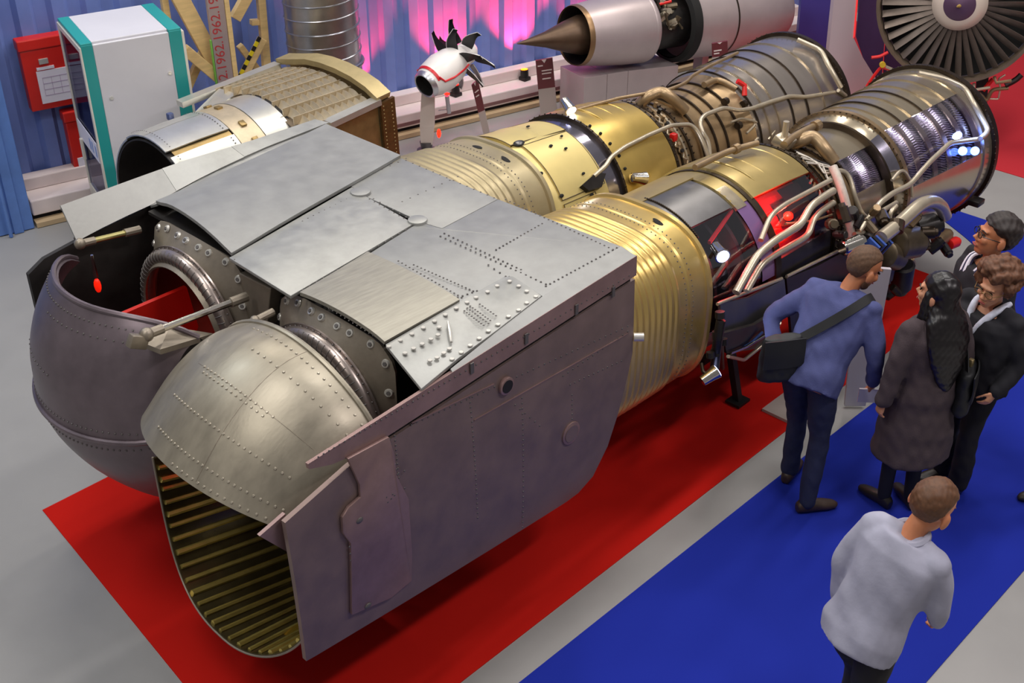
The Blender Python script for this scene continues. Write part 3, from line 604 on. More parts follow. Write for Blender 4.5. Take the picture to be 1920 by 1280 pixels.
def duct(side, m, parent, x1):
    prof = []; nr_ = 10
    for i in range(121):
        x = -0.02+(x1+0.02)*i/120; u = x/x1; r = 0.565+0.015*math.sin(math.pi*min(1, u*1.05)*0.5)
        ph = (u-0.06)/0.60
        if 0 < ph < 1: r += 0.011*(0.5-0.5*math.cos(2*math.pi*nr_*ph))**0.6
        if u > 0.76: r += 0.004
        if u > 0.955: r += 0.016
        if u > 0.995: r -= 0.05
        prof.append((x, r, 3.6-0.8*min(1, max(0, u))))
    n = 96; rows = []
    for x, r, e in prof:
        row = []
        for k in range(n):
            a = 2*math.pi*k/n; c = math.cos(a); s_ = math.sin(a); q = (abs(c)**e+abs(s_)**e)**(-1/e); row.append((x, side*EY+r*q*c*0.97, axis_z(x)+r*q*s_))
        rows.append(row)
    mb = MB(); mb.grid(rows, closed=True); o = mb.build('corrugated_duct', m, parent, ang=60)
    def on(u, a, off=0.0):
        i = min(120, int(u*120)); x, r, e = prof[i]; c = math.cos(a); s_ = math.sin(a); q = (abs(c)**e+abs(s_)**e)**(-1/e); return Vector((x, side*EY+(r*q+off)*c*0.97, axis_z(x)+(r*q+off)*s_))
    mb = MB()
    for u in (0.74, 0.80):
        for k in range(60): a = math.radians(30+190*k/60); p = on(u, a); dome(mb, p, on(u, a, .1)-p, 0.005, 0.004)
    stuff(mb.build('rivet_rows', M_rivet_d, o, ang=60))
    for a, u in ((112, 0.86), (84, 0.86)):
        p = on(u, math.radians(a)); nn = (on(u, math.radians(a), .1)-p).normalized(); R_ = Vector((0, 0, 1)).rotation_difference(nn).to_matrix()
        if a == 112 or side > 0: mb = MB(); mb.ell(p, (0.05, 0.022, 0.006), 14, 6, R_ @ Matrix.Rotation(math.pi/2, 3, 'Z')); mb.build('vent_slot', M_hole, o); 
    return o
def pipe(side, px, rc, r, m, parent, name='pipe', n=8, sub=5, rcs=None):
    pts = [on_eng(u, v, side, (rcs[i] if rcs else rc)) for i, (u, v) in enumerate(px)]; Q = []
    for p in pts:
        if not Q or (Vector(tuple(p))-Q[-1]).length > 0.01: Q.append(Vector(tuple(p)))
    mb = MB(); mb.tube(round_path(Q, r*2.6), r, n); return mb.build(name, m, parent, ang=60)
def round_path(P, rad):
    out = [P[0]]
    for i in range(1, len(P)-1):
        a, b, c = P[i-1], P[i], P[i+1]; d1 = min(rad, (a-b).length*0.45); d2 = min(rad, (c-b).length*0.45)
        s0 = b+(a-b).normalized()*d1; s1 = b+(c-b).normalized()*d2
        for k in range(5): t = k/4; out.append(s0*(1-t)**2+b*2*t*(1-t)+s1*t*t)
    out.append(P[-1]); return out
def clamp_at(side, u, v, rc, r, m, parent, d=(1, 0, 0)):
    p = Vector(tuple(on_eng(u, v, side, rc))); mb = MB(); q = Vector(d).normalized(); mb.tube([p-q*r*0.7, p+q*r*0.7], r, 10); return mb.build('clamp', m, parent)
# ================= far engine
EF = thing('jet_engine', 'jet engine with beige corrugated duct and unbroken steel compressor casing, nearer the container wall', 'jet engine', (2.4, EY, 0.0))
duct(1, M_beige, EF, 0.97)
lathe(1, [(0.94, 0.50), (0.94, 0.575), (1.02, 0.60), (1.28, 0.605), (1.50, 0.585), (1.56, 0.575), (1.56, 0.5)], M_yell, 'turbine_casing', EF)
for x0, x1, a0, a1, rr in ((0.99, 1.30, 60, 100, .612), (1.06, 1.52, 104, 150, .612), (1.30, 1.55, 66, 101, .600), (1.06, 1.40, 153, 190, .612)):
    cp = lathe(1, [(x0, rr-.02), (x0, rr), (x1, rr-.012), (x1, rr-.04)], M_yell, 'casing_panel', EF, a0, a1)
    mb = MB(); mb.tube([eng(x0, rr+.0, a0+(a1-a0)*k/10, 1) for k in range(11)]+[eng(x0+(x1-x0)*k/6, rr-.012*k/6, a1, 1) for k in range(7)]+[eng(x1, rr-.012, a1+(a0-a1)*k/10, 1) for k in range(11)]+[eng(x1+(x0-x1)*k/6, rr-.012+.012*k/6, a0, 1) for k in range(7)], .0032, 5); mb.build('panel_seam', M_olive, cp)
for (u, v, r) in ((973, 268, .05), (1033, 273, .018), (1061, 278, .016), (1014, 325, .022), (990, 237, .018), (1053, 367, .022), (1053, 255, .014), (1110, 365, .018), (1094, 325, .016)):
    p = Vector(tuple(on_eng(u, v, 1, .614))); nn = (p-Vector((p.x, EY, axis_z(p.x)))).normalized(); R_ = Vector((0, 0, 1)).rotation_difference(nn).to_matrix()
    mb = MB(); mb.ell(p, (r, r*0.62, 0.007), 16, 6, R_); o = mb.build('inspection_hole', M_hole, EF)
    if r > .04: mb = MB(); mb.ell(p+nn*.004, (r*.6, r*.5, 0.006), 16, 6, R_); mb.build('blanking_disc', M_greyc, o)
lathe(1, [(1.55, 0.50), (1.55, 0.572), (1.70, 0.575), (1.70, 0.50)], M_band, 'chrome_band', EF)
p = on_eng(1105, 330, 1, .60)
pr = MB(); pr.prism([on_eng(u, v, 1, .60) for u, v in ((1085, 352), (1112, 328), (1130, 330), (1122, 355), (1098, 362))], (0, -0.03, 0.03)); pr.build('bracket', M_dark, EF, smooth=False)
ring(1, 1.71, 0.575, 0.02, 0.03, M_ring, EF); bolts(1, 1.71, 0.605, 64, EF)
lathe(1, [(1.72, 0.52), (1.72, 0.60), (1.80, 0.605), (2.1, 0.595), (2.36, 0.565), (2.38, 0.50)], M_goldc, 'combustor_casing', EF)
for k, x in enumerate((1.88, 2.03, 2.18)):
    mb = MB(); mb.tube([eng(x+0.02*j/10, (0.600-0.02*k*.6)*1.0, 60+46*j/10, 1) for j in range(11)], [0.004]+[0.012]*9+[0.004], 8); mb.build('swage', M_goldc, EF)
for (u, v) in ((1106, 236), (1126, 250), (1144, 269), (1161, 292), (1172, 316)):
    p = on_eng(u, v, 1, .607); mb = MB(); mb.ell(p, (0.014, 0.012, 0.012), 8, 6); mb.build('stud', M_hole, EF)
ring(1, 2.40, 0.52, 0.03, 0.03, M_ring, EF); bolts(1, 2.40, 0.55, 60, EF)
lathe(1, [(2.38, 0.50), (2.42, 0.515), (2.55, 0.50), (2.72, 0.47), (2.80, 0.455)], M_bronze, 'intermediate_casing', EF)
for x in (2.50, 2.58, 2.66): ring(1, x, 0.50-(x-2.5)*.12, 0.02, 0.014, M_pipe if x == 2.58 else M_ring, EF); bolts(1, x+.012, 0.516-(x-2.5)*.12, 60, EF)
lathe(1, [(2.80, 0.44), (2.80, 0.475), (2.98, 0.47), (3.2, 0.475), (3.40, 0.50), (3.48, 0.53)], M_bronze, 'compressor_casing', EF)
for x, r in ((2.82, .475), (3.0, .47), (3.14, .473), (3.30, .487)): ring(1, x, r, 0.016, 0.016, M_ring, EF)
lathe(1, [(3.46, 0.50), (3.48, 0.545), (3.70, 0.560), (3.95, 0.578), (4.25, 0.598), (4.62, 0.612), (4.72, 0.612)], M_steelf, 'fan_compressor_casing', EF)
for x, r in ((3.50, .548), (3.62, .556), (3.76, .565), (3.95, .578), (4.16, .593), (4.40, .604)): ring(1, x, r, 0.014, 0.010, M_ring if x in (3.5, 3.95, 4.16) else M_steel, EF)
ring(1, 4.74, 0.60, 0.05, 0.045, M_ring, EF); bolts(1, 4.70, 0.645, 72, EF)
lathe(1, [(4.70, 0.60), (4.84, 0.60), (4.84, 0.56), (4.5, 0.54), (4.5, 0.05)], M_greyc, 'inlet_ring', EF)
pipe(1, [(1113, 331), (1137, 310), (1145, 295), (1171, 276), (1217, 253), (1259, 235), (1294, 233), (1307, 244), (1318, 266), (1329, 296)], .63, 0.017, M_pipe, EF)
pipe(1, [(1331, 292), (1329, 266), (1316, 246), (1312, 226), (1322, 215), (1357, 202), (1386, 207), (1408, 204), (1451, 189), (1482, 180), (1511, 182), (1565, 173)], .60, 0.018, M_pipe, EF)
pipe(1, [(1199, 196), (1214, 180), (1238, 171), (1254, 178), (1284, 208)], .56, 0.046, M_pipeb, EF, name='bleed_duct', n=12, rcs=(.50, .58, .60, .60, .50))
pipe(1, [(1076, 208), (1117, 196), (1160, 184), (1257, 167), (1277, 159), (1289, 152), (1298, 142), (1332, 123), (1383, 99)], .60, 0.014, M_pipeb, EF)
pipe(1, [(1320, 159), (1342, 149), (1359, 154), (1381, 167)], .54, 0.026, M_pipeb, EF, n=10)
c = Vector(tuple(on_eng(1383, 166, 1, .58))); mb = MB(); mb.tube([c+Vector((0, 0.01, 0.06)), c+Vector((0.05, -0.03, 0.02)), c+Vector((0.02, -0.06, -0.05))], 0.022, 8); mb.build('pipe_cover', M_redtag, EF)
c = Vector(tuple(on_eng(1263, 257, 1, .54))); mb = MB(); mb.box(c, (0.05, 0.05, 0.06)); mb.build('plug_cover', M_redtag, EF, bevel=0.01)
pipe(1, [(1495, 74), (1540, 94), (1552, 120), (1566, 145), (1577, 164)], .66, 0.022, M_pipe, EF)
pipe(1, [(1371, 229), (1390, 222), (1411, 226), (1425, 232), (1455, 231), (1475, 242)], .54, 0.010, M_pipe, EF)
pipe(1, [(1400, 250), (1415, 235), (1420, 215)], .53, 0.010, M_pipe, EF)
pipe(1, [(1415, 265), (1430, 250)], .53, 0.012, M_pipe, EF); pipe(1, [(1440, 262), (1452, 245)], .55, 0.012, M_pipe, EF)
for k in range(9):
    u0 = 1222+k*7.5; v0 = 205+k*11; pts = [(u0, v0), (u0+8, v0+6), (u0+6, v0+14), (u0+14, v0+16)]
    pipe(1, pts, .53, 0.008, M_pipe if k % 2 else M_pipeb, EF, name='fuel_line', n=6)
for k in range(8):
    c = Vector(tuple(on_eng(1228+k*6.5, 200+k*12, 1, .515))); mb = MB(); mb.cyl(c, c+(c-Vector((c.x, EY, axis_z(c.x)))).normalized()*0.04, 0.016, 8); mb.build('fuel_nozzle', M_dark if k % 2 else M_pipeb, EF)
for (u, v) in ((1360, 190), (1395, 195), (1240, 168), (1385, 235), (1420, 270)):
    clamp_at(1, u, v, .53, 0.03, M_ring, EF)
# connecting pipe between the two engines
pipe(1, [(1572, 169), (1597, 188), (1590, 200), (1547, 237)], .60, 0.018, M_pipe, EF, rcs=(.64, .62, .60, .52))
# ================= near engine
EN = thing('jet_engine', 'cutaway jet engine with gold corrugated duct and red-lit windows, beside the visitors', 'jet engine', (2.4, -EY, 0.0))
duct(-1, M_gold, EN, 0.93)
W0, W1 = 121, 176
lathe(-1, [(0.90, 0.45), (0.90, 0.545), (1.02, 0.565), (1.3, 0.57), (1.50, 0.56)], M_greyc, 'turbine_casing', EN, W1+24, 360+W0, thick=0.02)
lathe(-1, [(0.93, 0.572), (1.46, 0.58)], M_greyc, 'casing_panel', EN, 86, 121, thick=0.014)
lathe(-1, [(0.92, 0.578), (1.5, 0.59)], M_goldd, 'casing_panel', EN, 60, 86, thick=0.014)
bolts(-1, 1.02, 0.575, 30, EN, 84, 130, .009)
lathe(-1, [(0.9, 0.37), (1.2, 0.36), (1.75, 0.35)], M_hole, 'turbine_drum', EN)
for x in (1.08, 1.24, 1.40, 1.56, 1.70):   # turbine discs seen through the window
    lathe(-1, [(x, 0.35), (x, 0.49), (x+.03, 0.49), (x+.03, 0.35)], M_dark, 'turbine_disc', EN)
for (a, b) in (((1330, 455), (1372, 395)), ((1348, 568), (1462, 527)), ((1445, 470), (1452, 530))):
    mb = MB(); mb.tube([on_eng(*a, -1, .535), on_eng((a[0]+b[0])/2, (a[1]+b[1])/2, -1, .535), on_eng(*b, -1, .535)], 0.014, 6); mb.build('window_edge', M_redline, EN)
lathe(-1, [(0.95, 0.562), (1.50, 0.562)], M_perspex, 'perspex_cover', EN, W0, W1+24)
lathe(-1, [(1.50, 0.53), (1.50, 0.575), (1.64, 0.578), (1.64, 0.53)], M_goldd, 'support_band', EN, 0, W0)
lathe(-1, [(1.50, 0.57), (1.64, 0.572)], M_perspex_v, 'perspex_cover', EN, W0, W1)
lathe(-1, [(1.50, 0.575), (1.60, 0.58)], M_steel, 'band_plate', EN, 104, 124, thick=0.02)
lathe(-1, [(1.64, 0.53), (1.64, 0.585), (1.70, 0.588), (1.70, 0.53)], M_ring, 'flange', EN, 0, 360)
lathe(-1, [(1.66, 0.55), (1.68, 0.60), (1.76, 0.605), (2.1, 0.60), (2.38, 0.575)], M_goldd, 'combustor_casing', EN, -10, 122, thick=0.02)
lathe(-1, [(1.68, 0.585), (2.36, 0.56)], M_dark, 'combustor_lower_casing', EN, 166, 300, thick=0.02)
for k, x in enumerate((1.80, 1.95, 2.10, 2.25)):
    mb = MB(); mb.tube([eng(x+0.02*j/10, 0.602-0.008*k, 72+40*j/10, -1) for j in range(11)], [0.004]+[0.012]*9+[0.004], 8); mb.build('swage', M_goldd, EN)
lathe(-1, [(1.7, 0.43), (2.38, 0.42)], M_redpanel, 'combustor_liner', EN)  # liner coloured red for the red light behind the window
lathe(-1, [(1.98, 0.45), (2.2, 0.45)], M_hole, 'combustor_can', EN, 130, 150); lathe(-1, [(2.1, 0.47), (2.36, 0.46)], M_hole, 'combustor_can', EN, 120, 160)
lathe(-1, [(1.72, 0.575), (2.34, 0.565)], M_perspex, 'perspex_cover', EN, 122, 166)
c = Vector(tuple(on_eng(1478, 405, -1, .50))); mb = MB(); mb.ell(c, (0.035, 0.035, 0.03), 10, 8); mb.build('lamp_lens', M_redlamp, EN); point('red_lamp', eng(1.95, 0.54, 140, -1), 10, (1, 0.06, 0.04), .03); point('red_lamp', eng(1.28, 0.50, 150, -1), 3.5, (1, 0.05, 0.06), .03)
ring(-1, 2.40, 0.56, 0.03, 0.02, M_ring, EN); bolts(-1, 2.40, 0.58, 70, EN)
lathe(-1, [(2.38, 0.555), (2.44, 0.54), (2.6, 0.49), (2.86, 0.465)], M_bronze, 'intermediate_casing', EN)
for x, r in ((2.50, .52), (2.62, .485), (2.74, .475), (2.86, .465)): ring(-1, x, r, 0.02, 0.02, M_ring, EN); bolts(-1, x, r+.02, 60, EN)
lathe(-1, [(2.86, 0.44), (2.86, 0.47), (3.0, 0.468), (3.30, 0.475)], M_steel, 'compressor_casing', EN, 154, 480, thick=0.015)
lathe(-1, [(2.87, 0.468), (3.29, 0.472)], M_perspex, 'perspex_cover', EN, 120, 154)
lathe(-1, [(2.86, 0.33), (3.3, 0.35)], mat('rotor_drum_violet_sheen', (120, 116, 164), 0.2, 0.4), 'rotor_drum', EN)  # violet reflection of the perspex is painted into the drum colour
def blade_row(x, r0, r1, n, a0, a1, chord, parent):
    mb = MB()
    for k in range(n):
        a = a0+(a1-a0)*k/(n-1); p = [eng(x-chord/2, r0, a-1.2, -1), eng(x+chord/2, r0, a+1.2, -1), eng(x+chord/2, r1, a+2.2, -1), eng(x-chord/2, r1, a-0.6, -1)]
        q = Vector(eng(x, r1, a+90, -1))-Vector(eng(x, 0, 0, -1)); mb.prism(p, q.normalized()*0.004)
    return stuff(mb.build('blade_row', M_bladem, parent, smooth=False))
for x in (2.94, 3.05, 3.16, 3.26): blade_row(x, .335, .455, 26, 112, 160, .04, EN)
ring(-1, 3.31, 0.48, 0.03, 0.04, M_ring, EN)
lathe(-1, [(3.32, 0.47), (3.35, 0.50), (3.42, 0.555), (3.46, 0.565)], M_steel, 'transition_casing', EN)
lathe(-1, [(3.33, 0.502), (3.41, 0.556)], M_band, 'window_plate', EN, 118, 150, thick=.012)
ring(-1, 3.44, 0.56, 0.045, 0.022, M_bronze, EN); bolts(-1, 3.415, 0.57, 70, EN)
LPp = [(3.46, 0.563), (3.70, 0.575), (3.95, 0.588), (4.25, 0.602), (4.60, 0.615)]
lathe(-1, LPp, M_steel, 'fan_compressor_casing', EN, 168, 360+118, thick=0.014)
lathe(-1, [(x, r-.002) for x, r in LPp], M_perspex, 'perspex_cover', EN, 118, 168)
lathe(-1, [(3.46, 0.36), (4.0, 0.35), (4.66, 0.31)], mat('rotor_drum_blue_violet_sheen', (112, 112, 172), 0.2, 0.4), 'rotor_drum', EN)  # drum colour carries the blue-violet reflection of the perspex
for x in (3.56, 3.78, 4.0, 4.22, 4.44):
    blade_row(x, .35, .555+(x-3.5)*.04, 34, 108, 178, .07, EN)
    lathe(-1, [(x+.07, .56+(x-3.5)*.045), (x+.13, .563+(x-3.5)*.045)], M_steel, 'stator_ring', EN, 116, 170, thick=.012)
for x, r in ((3.58, .569), (3.72, .577), (3.88, .585), (4.04, .593), (4.2, .60), (4.4, .607)): ring(-1, x, r, 0.014, 0.010, M_ring if x in (3.72, 4.04) else M_steel, EN, a0=-60, a1=118)
lathe(-1, [(4.58, 0.56), (4.60, 0.63), (4.72, 0.635), (4.72, 0.58)], M_steel, 'front_casing', EN)
ring(-1, 4.75, 0.61, 0.05, 0.055, M_ring, EN); bolts(-1, 4.715, 0.665, 80, EN)
lathe(-1, [(4.70, 0.62), (4.86, 0.63), (4.90, 0.60), (4.86, 0.57), (4.55, 0.55), (4.55, 0.05)], M_dark, 'inlet_ring', EN)
for (u, v) in ((1805, 283), (1828, 283)):
    c = Vector(tuple(on_eng(u, v, -1, .635))); mb = MB(); mb.ell(c, (0.035, 0.035, 0.035), 12, 8); mb.build('lamp_lens', M_ledb, EN)
point('blue_lamp', eng(4.45, 0.72, 148, -1), 3, (0.35, 0.5, 1.0), .04)
for x_ in (3.68, 4.12): point('window_fill_light', eng(x_, .50, 128, -1), 4, (0.8, 0.8, 1.0), .03)  # added fill lights that brighten the compressor windows
point('window_fill_light', eng(3.1, .42, 136, -1), 2, (0.85, 0.82, 1.0), .03)
pb = lambda x, y: (1380+.2812*x, 200+.2812*y)
for px, rc, r, m in [
    ([(0, 1240), (140, 990), (260, 890), (430, 790), (500, 660), (600, 590), (650, 560)], .68, 0.026, M_pipe),
    ([(70, 1230), (170, 1050), (270, 980), (450, 880), (490, 840), (510, 760), (560, 700), (650, 640)], .65, 0.022, M_pipe),
    ([(165, 890), (220, 750), (260, 700), (330, 650), (480, 570), (630, 490)], .64, 0.018, M_pipe),
    ([(645, 400), (680, 480), (720, 600), (750, 720), (770, 880)], .62, 0.032, M_hose),
    ([(660, 430), (700, 425), (740, 445), (770, 500), (790, 590), (830, 700), (870, 745), (930, 720), (1070, 640)], .60, 0.018, M_pipe),
    ([(820, 830), (960, 640), (1040, 580), (1160, 520), (1290, 370), (1430, 240), (1630, 215)], .66, 0.020, M_pipe),
    ([(790, 850), (960, 820), (1020, 790), (1030, 700), (1070, 660)], .66, 0.016, M_pipe),
    ([(1040, 490), (1090, 430), (1120, 425), (1170, 500), (1175, 600)], .60, 0.012, M_pipe),
    ([(330, 780), (520, 760), (640, 720)], .62, 0.008, M_pipeb)]:
    pipe(-1, [pb(*q) for q in px], rc, r, m, EN, n=10)
pipe(-1, [(1484, 270), (1502, 263), (1518, 256), (1530, 259), (1546, 279), (1563, 303)], .55, 0.050, M_pipeb, EN, name='bleed_duct', n=14, rcs=(.52, .56, .58, .58, .55, .50))
pipe(-1, [(1303, 314), (1362, 285), (1384, 278), (1420, 268)], .66, 0.022, M_pipeb, EN, n=10); clamp_at(-1, 1380, 279, .66, .034, M_bronze, EN)
pipe(-1, [(1470, 272), (1484, 259), (1505, 247), (1532, 234)], .60, 0.028, M_pipeb, EN, n=10); clamp_at(-1, 1530, 236, .60, .042, M_bronze, EN)
c = Vector(tuple(on_eng(1470, 265, -1, .58))); mb = MB(); mb.box(c, (0.14, 0.12, 0.08), Matrix.Rotation(.4, 3, 'X')); vb = mb.build('valve_body', M_pipe, EN, bevel=.012)
mb = MB(); mb.cyl(c, c+Vector((0, 0, 0.15)), 0.022, 10); mb.build('valve_stem', M_pipe, vb)
for k in range(9):
    v0 = 278+k*3; pipe(-1, [(1490+k*3, v0+4), (1510+k*4, v0+14-k), (1530+k*3, v0+22+k*2), (1552+k*2, v0+30), (1566, 318+k*2)], .57+.008*(k % 3), 0.006, M_hose if k % 3 else M_dark, EN, name='cable', n=5)
for k in range(10):
    pipe(-1, [(1506+k*5, 300+k*9), (1514+k*5, 312+k*10), (1508+k*5.5, 325+k*9)], .55, 0.010, (M_pipeb, M_dark, M_pipe)[k % 3], EN, name='fuel_line', n=6)
# lower cowl doors, hanging open below the turbine
def cowl(px, rs, m, nm='cowl_door', th=0.02):
    mb = MB(); mb.grid([[on_eng(u, v, -1, r) for (u, v), r in zip(row, rs_)] for row, rs_ in zip(px, rs)], thick=th); return mb.build(nm, m, EN)
cowl([[(1345, 568), (1400, 556), (1466, 522)], [(1352, 615), (1410, 600), (1470, 560)], [(1362, 655), (1420, 640), (1462, 600)]], [[.60]*3, [.64]*3, [.66]*3], M_greyc)
cowl([[(1470, 520), (1530, 495), (1590, 462)], [(1475, 575), (1540, 545), (1600, 515)], [(1480, 630), (1540, 600), (1600, 570)]], [[.60]*3, [.64]*3, [.66]*3], M_dark)
cowl([[(1350, 622), (1410, 606), (1460, 575)], [(1358, 660), (1415, 650), (1452, 625)]], [[.68]*3, [.70]*3], M_dark)
for (a, b, r) in (((1345, 570), (1466, 522), .012), ((1475, 518), (1592, 460), .012)): pipe(-1, [a, b], .61, r, M_pipe, EN, name='door_edge')
pipe(-1, [(1365, 668), (1395, 675), (1420, 655), (1450, 630), (1462, 605)], .74, 0.012, M_pipe, EN)
pipe(-1, [(1370, 662), (1400, 650), (1440, 625)], .73, 0.010, M_chrome, EN)
pipe(-1, [(1395, 650), (1405, 645), (1430, 622)], .72, 0.009, mat('blue_tube', (90, 120, 190), .3, .3), EN)
# drain mast below the turbine
pipe(-1, [(1352, 600), (1345, 640), (1340, 690)], .76, 0.030, M_dark, EN, name='drain_mast', n=10)
for k, (u, v, rr) in enumerate(((1350, 590, .03), (1346, 628, .034), (1342, 660, .03), (1356, 640, .028), (1332, 665, .026))): clamp_at(-1, u, v, .75, rr, M_dark, EN, (0.1, 0.2, 1))
pipe(-1, [(1352, 640), (1354, 690)], .74, 0.016, M_ring, EN, name='drain_tube')
# accessory gearbox hanging at the front right
def acc(u, v, rc, rad, d, L, m, name='accessory', n=14):
    c = Vector(tuple(on_eng(u, v, -1, rc))); d = Vector(d).normalized(); mb = MB(); mb.tube([c-d*L*.5, c-d*L*.45, c+d*L*.3, c+d*L*.34, c+d*L*.5], [rad*.8, rad, rad, rad*.75, rad*.7], n); return mb.build(name, m, EN)
acc(1700, 455, .74, 0.125, (1, -.2, -.2), .30, M_olive, 'gearbox_drum'); acc(1672, 480, .74, 0.10, (1, -.1, -.5), .24, M_olive, 'oil_tank')
acc(1738, 425, .74, 0.095, (.8, -.5, .1), .22, M_dark, 'starter'); acc(1742, 436, .82, 0.05, (.6, -.8, .1), .12, M_ring, 'starter_cap')
acc(1768, 445, .76, 0.06, (1, 0, 0), .2, M_bronze, 'pump'); acc(1690, 520, .80, 0.09, (.3, .1, -1), .30, M_dark, 'pump'); acc(1660, 505, .76, 0.07, (.2, .1, -1), .26, M_olive, 'pump')
acc(1788, 455, .78, 0.045, (1, -.2, 0), .12, M_redtag, 'red_cap'); acc(1640, 440, .70, 0.05, (1, 0, 0), .22, M_dark, 'pump'); acc(1620, 480, .70, 0.055, (1, .2, .3), .22, M_dark, 'pump')
acc(1598, 458, .72, 0.055, (1, -.25, .05), .20, M_chrome, 'filter_can')
for k in range(5):
    c = on_eng(1630+k*6, 462-k*2+4, -1, .78); mb = MB(); mb.box(c, (0.02, 0.10, 0.14), Matrix.Rotation(.5, 3, 'X')); mb.build('cooler_fin', mat('blue_cooler_paint', (60, 90, 170), .2, .4) if k % 2 == 0 else M_dark, EN, smooth=False)
pipe(-1, [(1652, 446), (1688, 418), (1722, 385), (1745, 376), (1765, 385), (1772, 405)], .80, 0.050, M_pipe, EN, name='starter_duct', n=14); clamp_at(-1, 1680, 424, .80, .058, M_ring, EN, (.6, .3, .6))
for k, (u, v) in enumerate(((1610, 415), (1630, 425), (1655, 410), (1640, 395), (1600, 400), (1625, 455), (1690, 405), (1715, 410), (1755, 460), (1720, 470), (1735, 455), (1705, 490), (1575, 440), (1560, 420), (1580, 400), (1760, 425), (1775, 470), (1650, 530), (1680, 545))):
    acc(u, v, .66+.02*(k % 4), 0.030+0.008*(k % 3), (math.cos(k*1.7), math.sin(k*2.3), math.cos(k*.9)), 0.10+0.02*(k % 3), (M_dark, M_olive, M_ring, M_bronze)[k % 4], 'fitting', 10)
pipe(-1, [(1838, 260), (1850, 250), (1852, 240), (1827, 197), (1810, 165), (1770, 147), (1722, 137)], .70, 0.022, M_pipe, EN)
mb = MB(); c = Vector(tuple(on_eng(1830, 378, -1, .70))); mb.box(c, (0.12, 0.10, 0.05)); mb.build('lug', M_dark, EN, bevel=.01)
# trestles that carry the engines
M_trestle = mat('black_trestle_steel', (34, 33, 34), 0.3, 0.5)
for side, nm in ((1, 'black steel trestles under the far jet engine'), (-1, 'black steel trestles under the cutaway jet engine')):
    st = thing('engine_trestle', nm, 'trestle', (2.8, side*EY, 0), 'trestles under the engines')
    for x in (1.75, 3.9):
        zt = axis_z(x)-0.57
        mb = MB(); mb.box((x, side*EY, zt-0.03), (0.12, 0.5, 0.06)); mb.build('saddle', M_trestle, st, bevel=.006)
        for d in (-1, 1):
            mb = MB(); mb.bar((x, side*EY+d*0.2, zt-0.04), (x, side*EY+d*0.34, 0.02), 0.05, 0.05, (1, 0, 0)); mb.build('leg', M_trestle, st)
            mb = MB(); mb.box((x, side*EY+d*0.34, 0.016), (0.14, 0.12, 0.02)); mb.build('foot', M_trestle, st)
    mb = MB(); mb.bar((1.75, side*EY, 0.2), (3.9, side*EY, 0.2), 0.05, 0.05); mb.build('tie_bar', M_trestle, st)
# small clip-on spotlights
def spot(u, v, side, rc, d, label, power, sc=1.0, col=(0.75, 0.8, 1.0)):
    c = Vector(tuple(on_eng(u, v, side, rc))); d = Vector(d).normalized(); t = thing('spotlight', label, 'spotlight', c-Vector((0, 0, .06)), 'clip-on spotlights on the engines')
    mb = MB(); mb.tube([c-d*.11*sc, c-d*.10*sc, c-d*.02*sc, c+d*.03*sc, c+d*.032*sc], [.018*sc, .038*sc, .046*sc, .056*sc, .05*sc], 14); mb.build('housing', M_chrome, t)
    mb = MB(); mb.tube([c+d*.028*sc, c+d*.036*sc], .046*sc, 14); mb.build('lens', M_led, t)
    mb = MB(); ax = Vector((c.x, side*EY, axis_z(c.x))); q = (ax-c).normalized(); mb.tube([c-d*.04*sc, c-d*.04*sc+q*0.05, c+q*0.10], .012, 8); mb.build('clip', M_ring, t)
    l = bpy.data.lights.new('spot_beam', 'SPOT'); l.energy = power; l.color = col; l.spot_size = math.radians(80); l.shadow_soft_size = 0.03; o = bpy.data.objects.new('spot_beam', l); COL.objects.link(o); o.location = c+d*.05*sc; o.rotation_euler = d.to_track_quat('-Z', 'Y').to_euler()
spot(1068, 203, 1, .64, (-.3, -1, -.5), 'silver clip-on spotlight on top of the far engine beside the pale gold casing', 4, .85)
spot(1203, 334, 1, .66, (1, -.3, -.3), 'silver clip-on spotlight between the two engines near the gold casing', 5, .9)
spot(1352, 476, -1, .68, (-.6, -1, -.1), 'bright clip-on spotlight in front of the dark turbine window', 5, .9)
spot(1338, 700, -1, .80, (.9, -.4, .5), 'silver clip-on spotlight low on the drain mast above the red carpet', 6, .85)
# ------------------------------------------------------------------ things along the container wall
def atwall(u, v, off):
    d = ray(u, v); b = np.array(wp(3.24, off)); n = np.array(WN); return CAM+d*(((b-CAM)@n)/(d@n))
M_cab = mat('cabinet_light_grey_paint', (206, 204, 210), 0, 0.45, var=0.03, scale=3)
M_cabframe = mat('cabinet_cream_frame', (222, 216, 204), 0.1, 0.4)
M_teal = mat('teal_corner_trim', (36, 148, 146), 0, 0.4)
M_redbox = mat('red_enamel_box', (206, 36, 26), 0.0, 0.4, var=0.06, scale=4)
M_paper = mat('printed_paper', (228, 224, 236), 0, 0.7)
M_print = mat('paper_print_lines', (170, 150, 180), 0, 0.7)
M_cabglass = glass_mat('cabinet_window_glass', (200, 205, 225), 0.18)
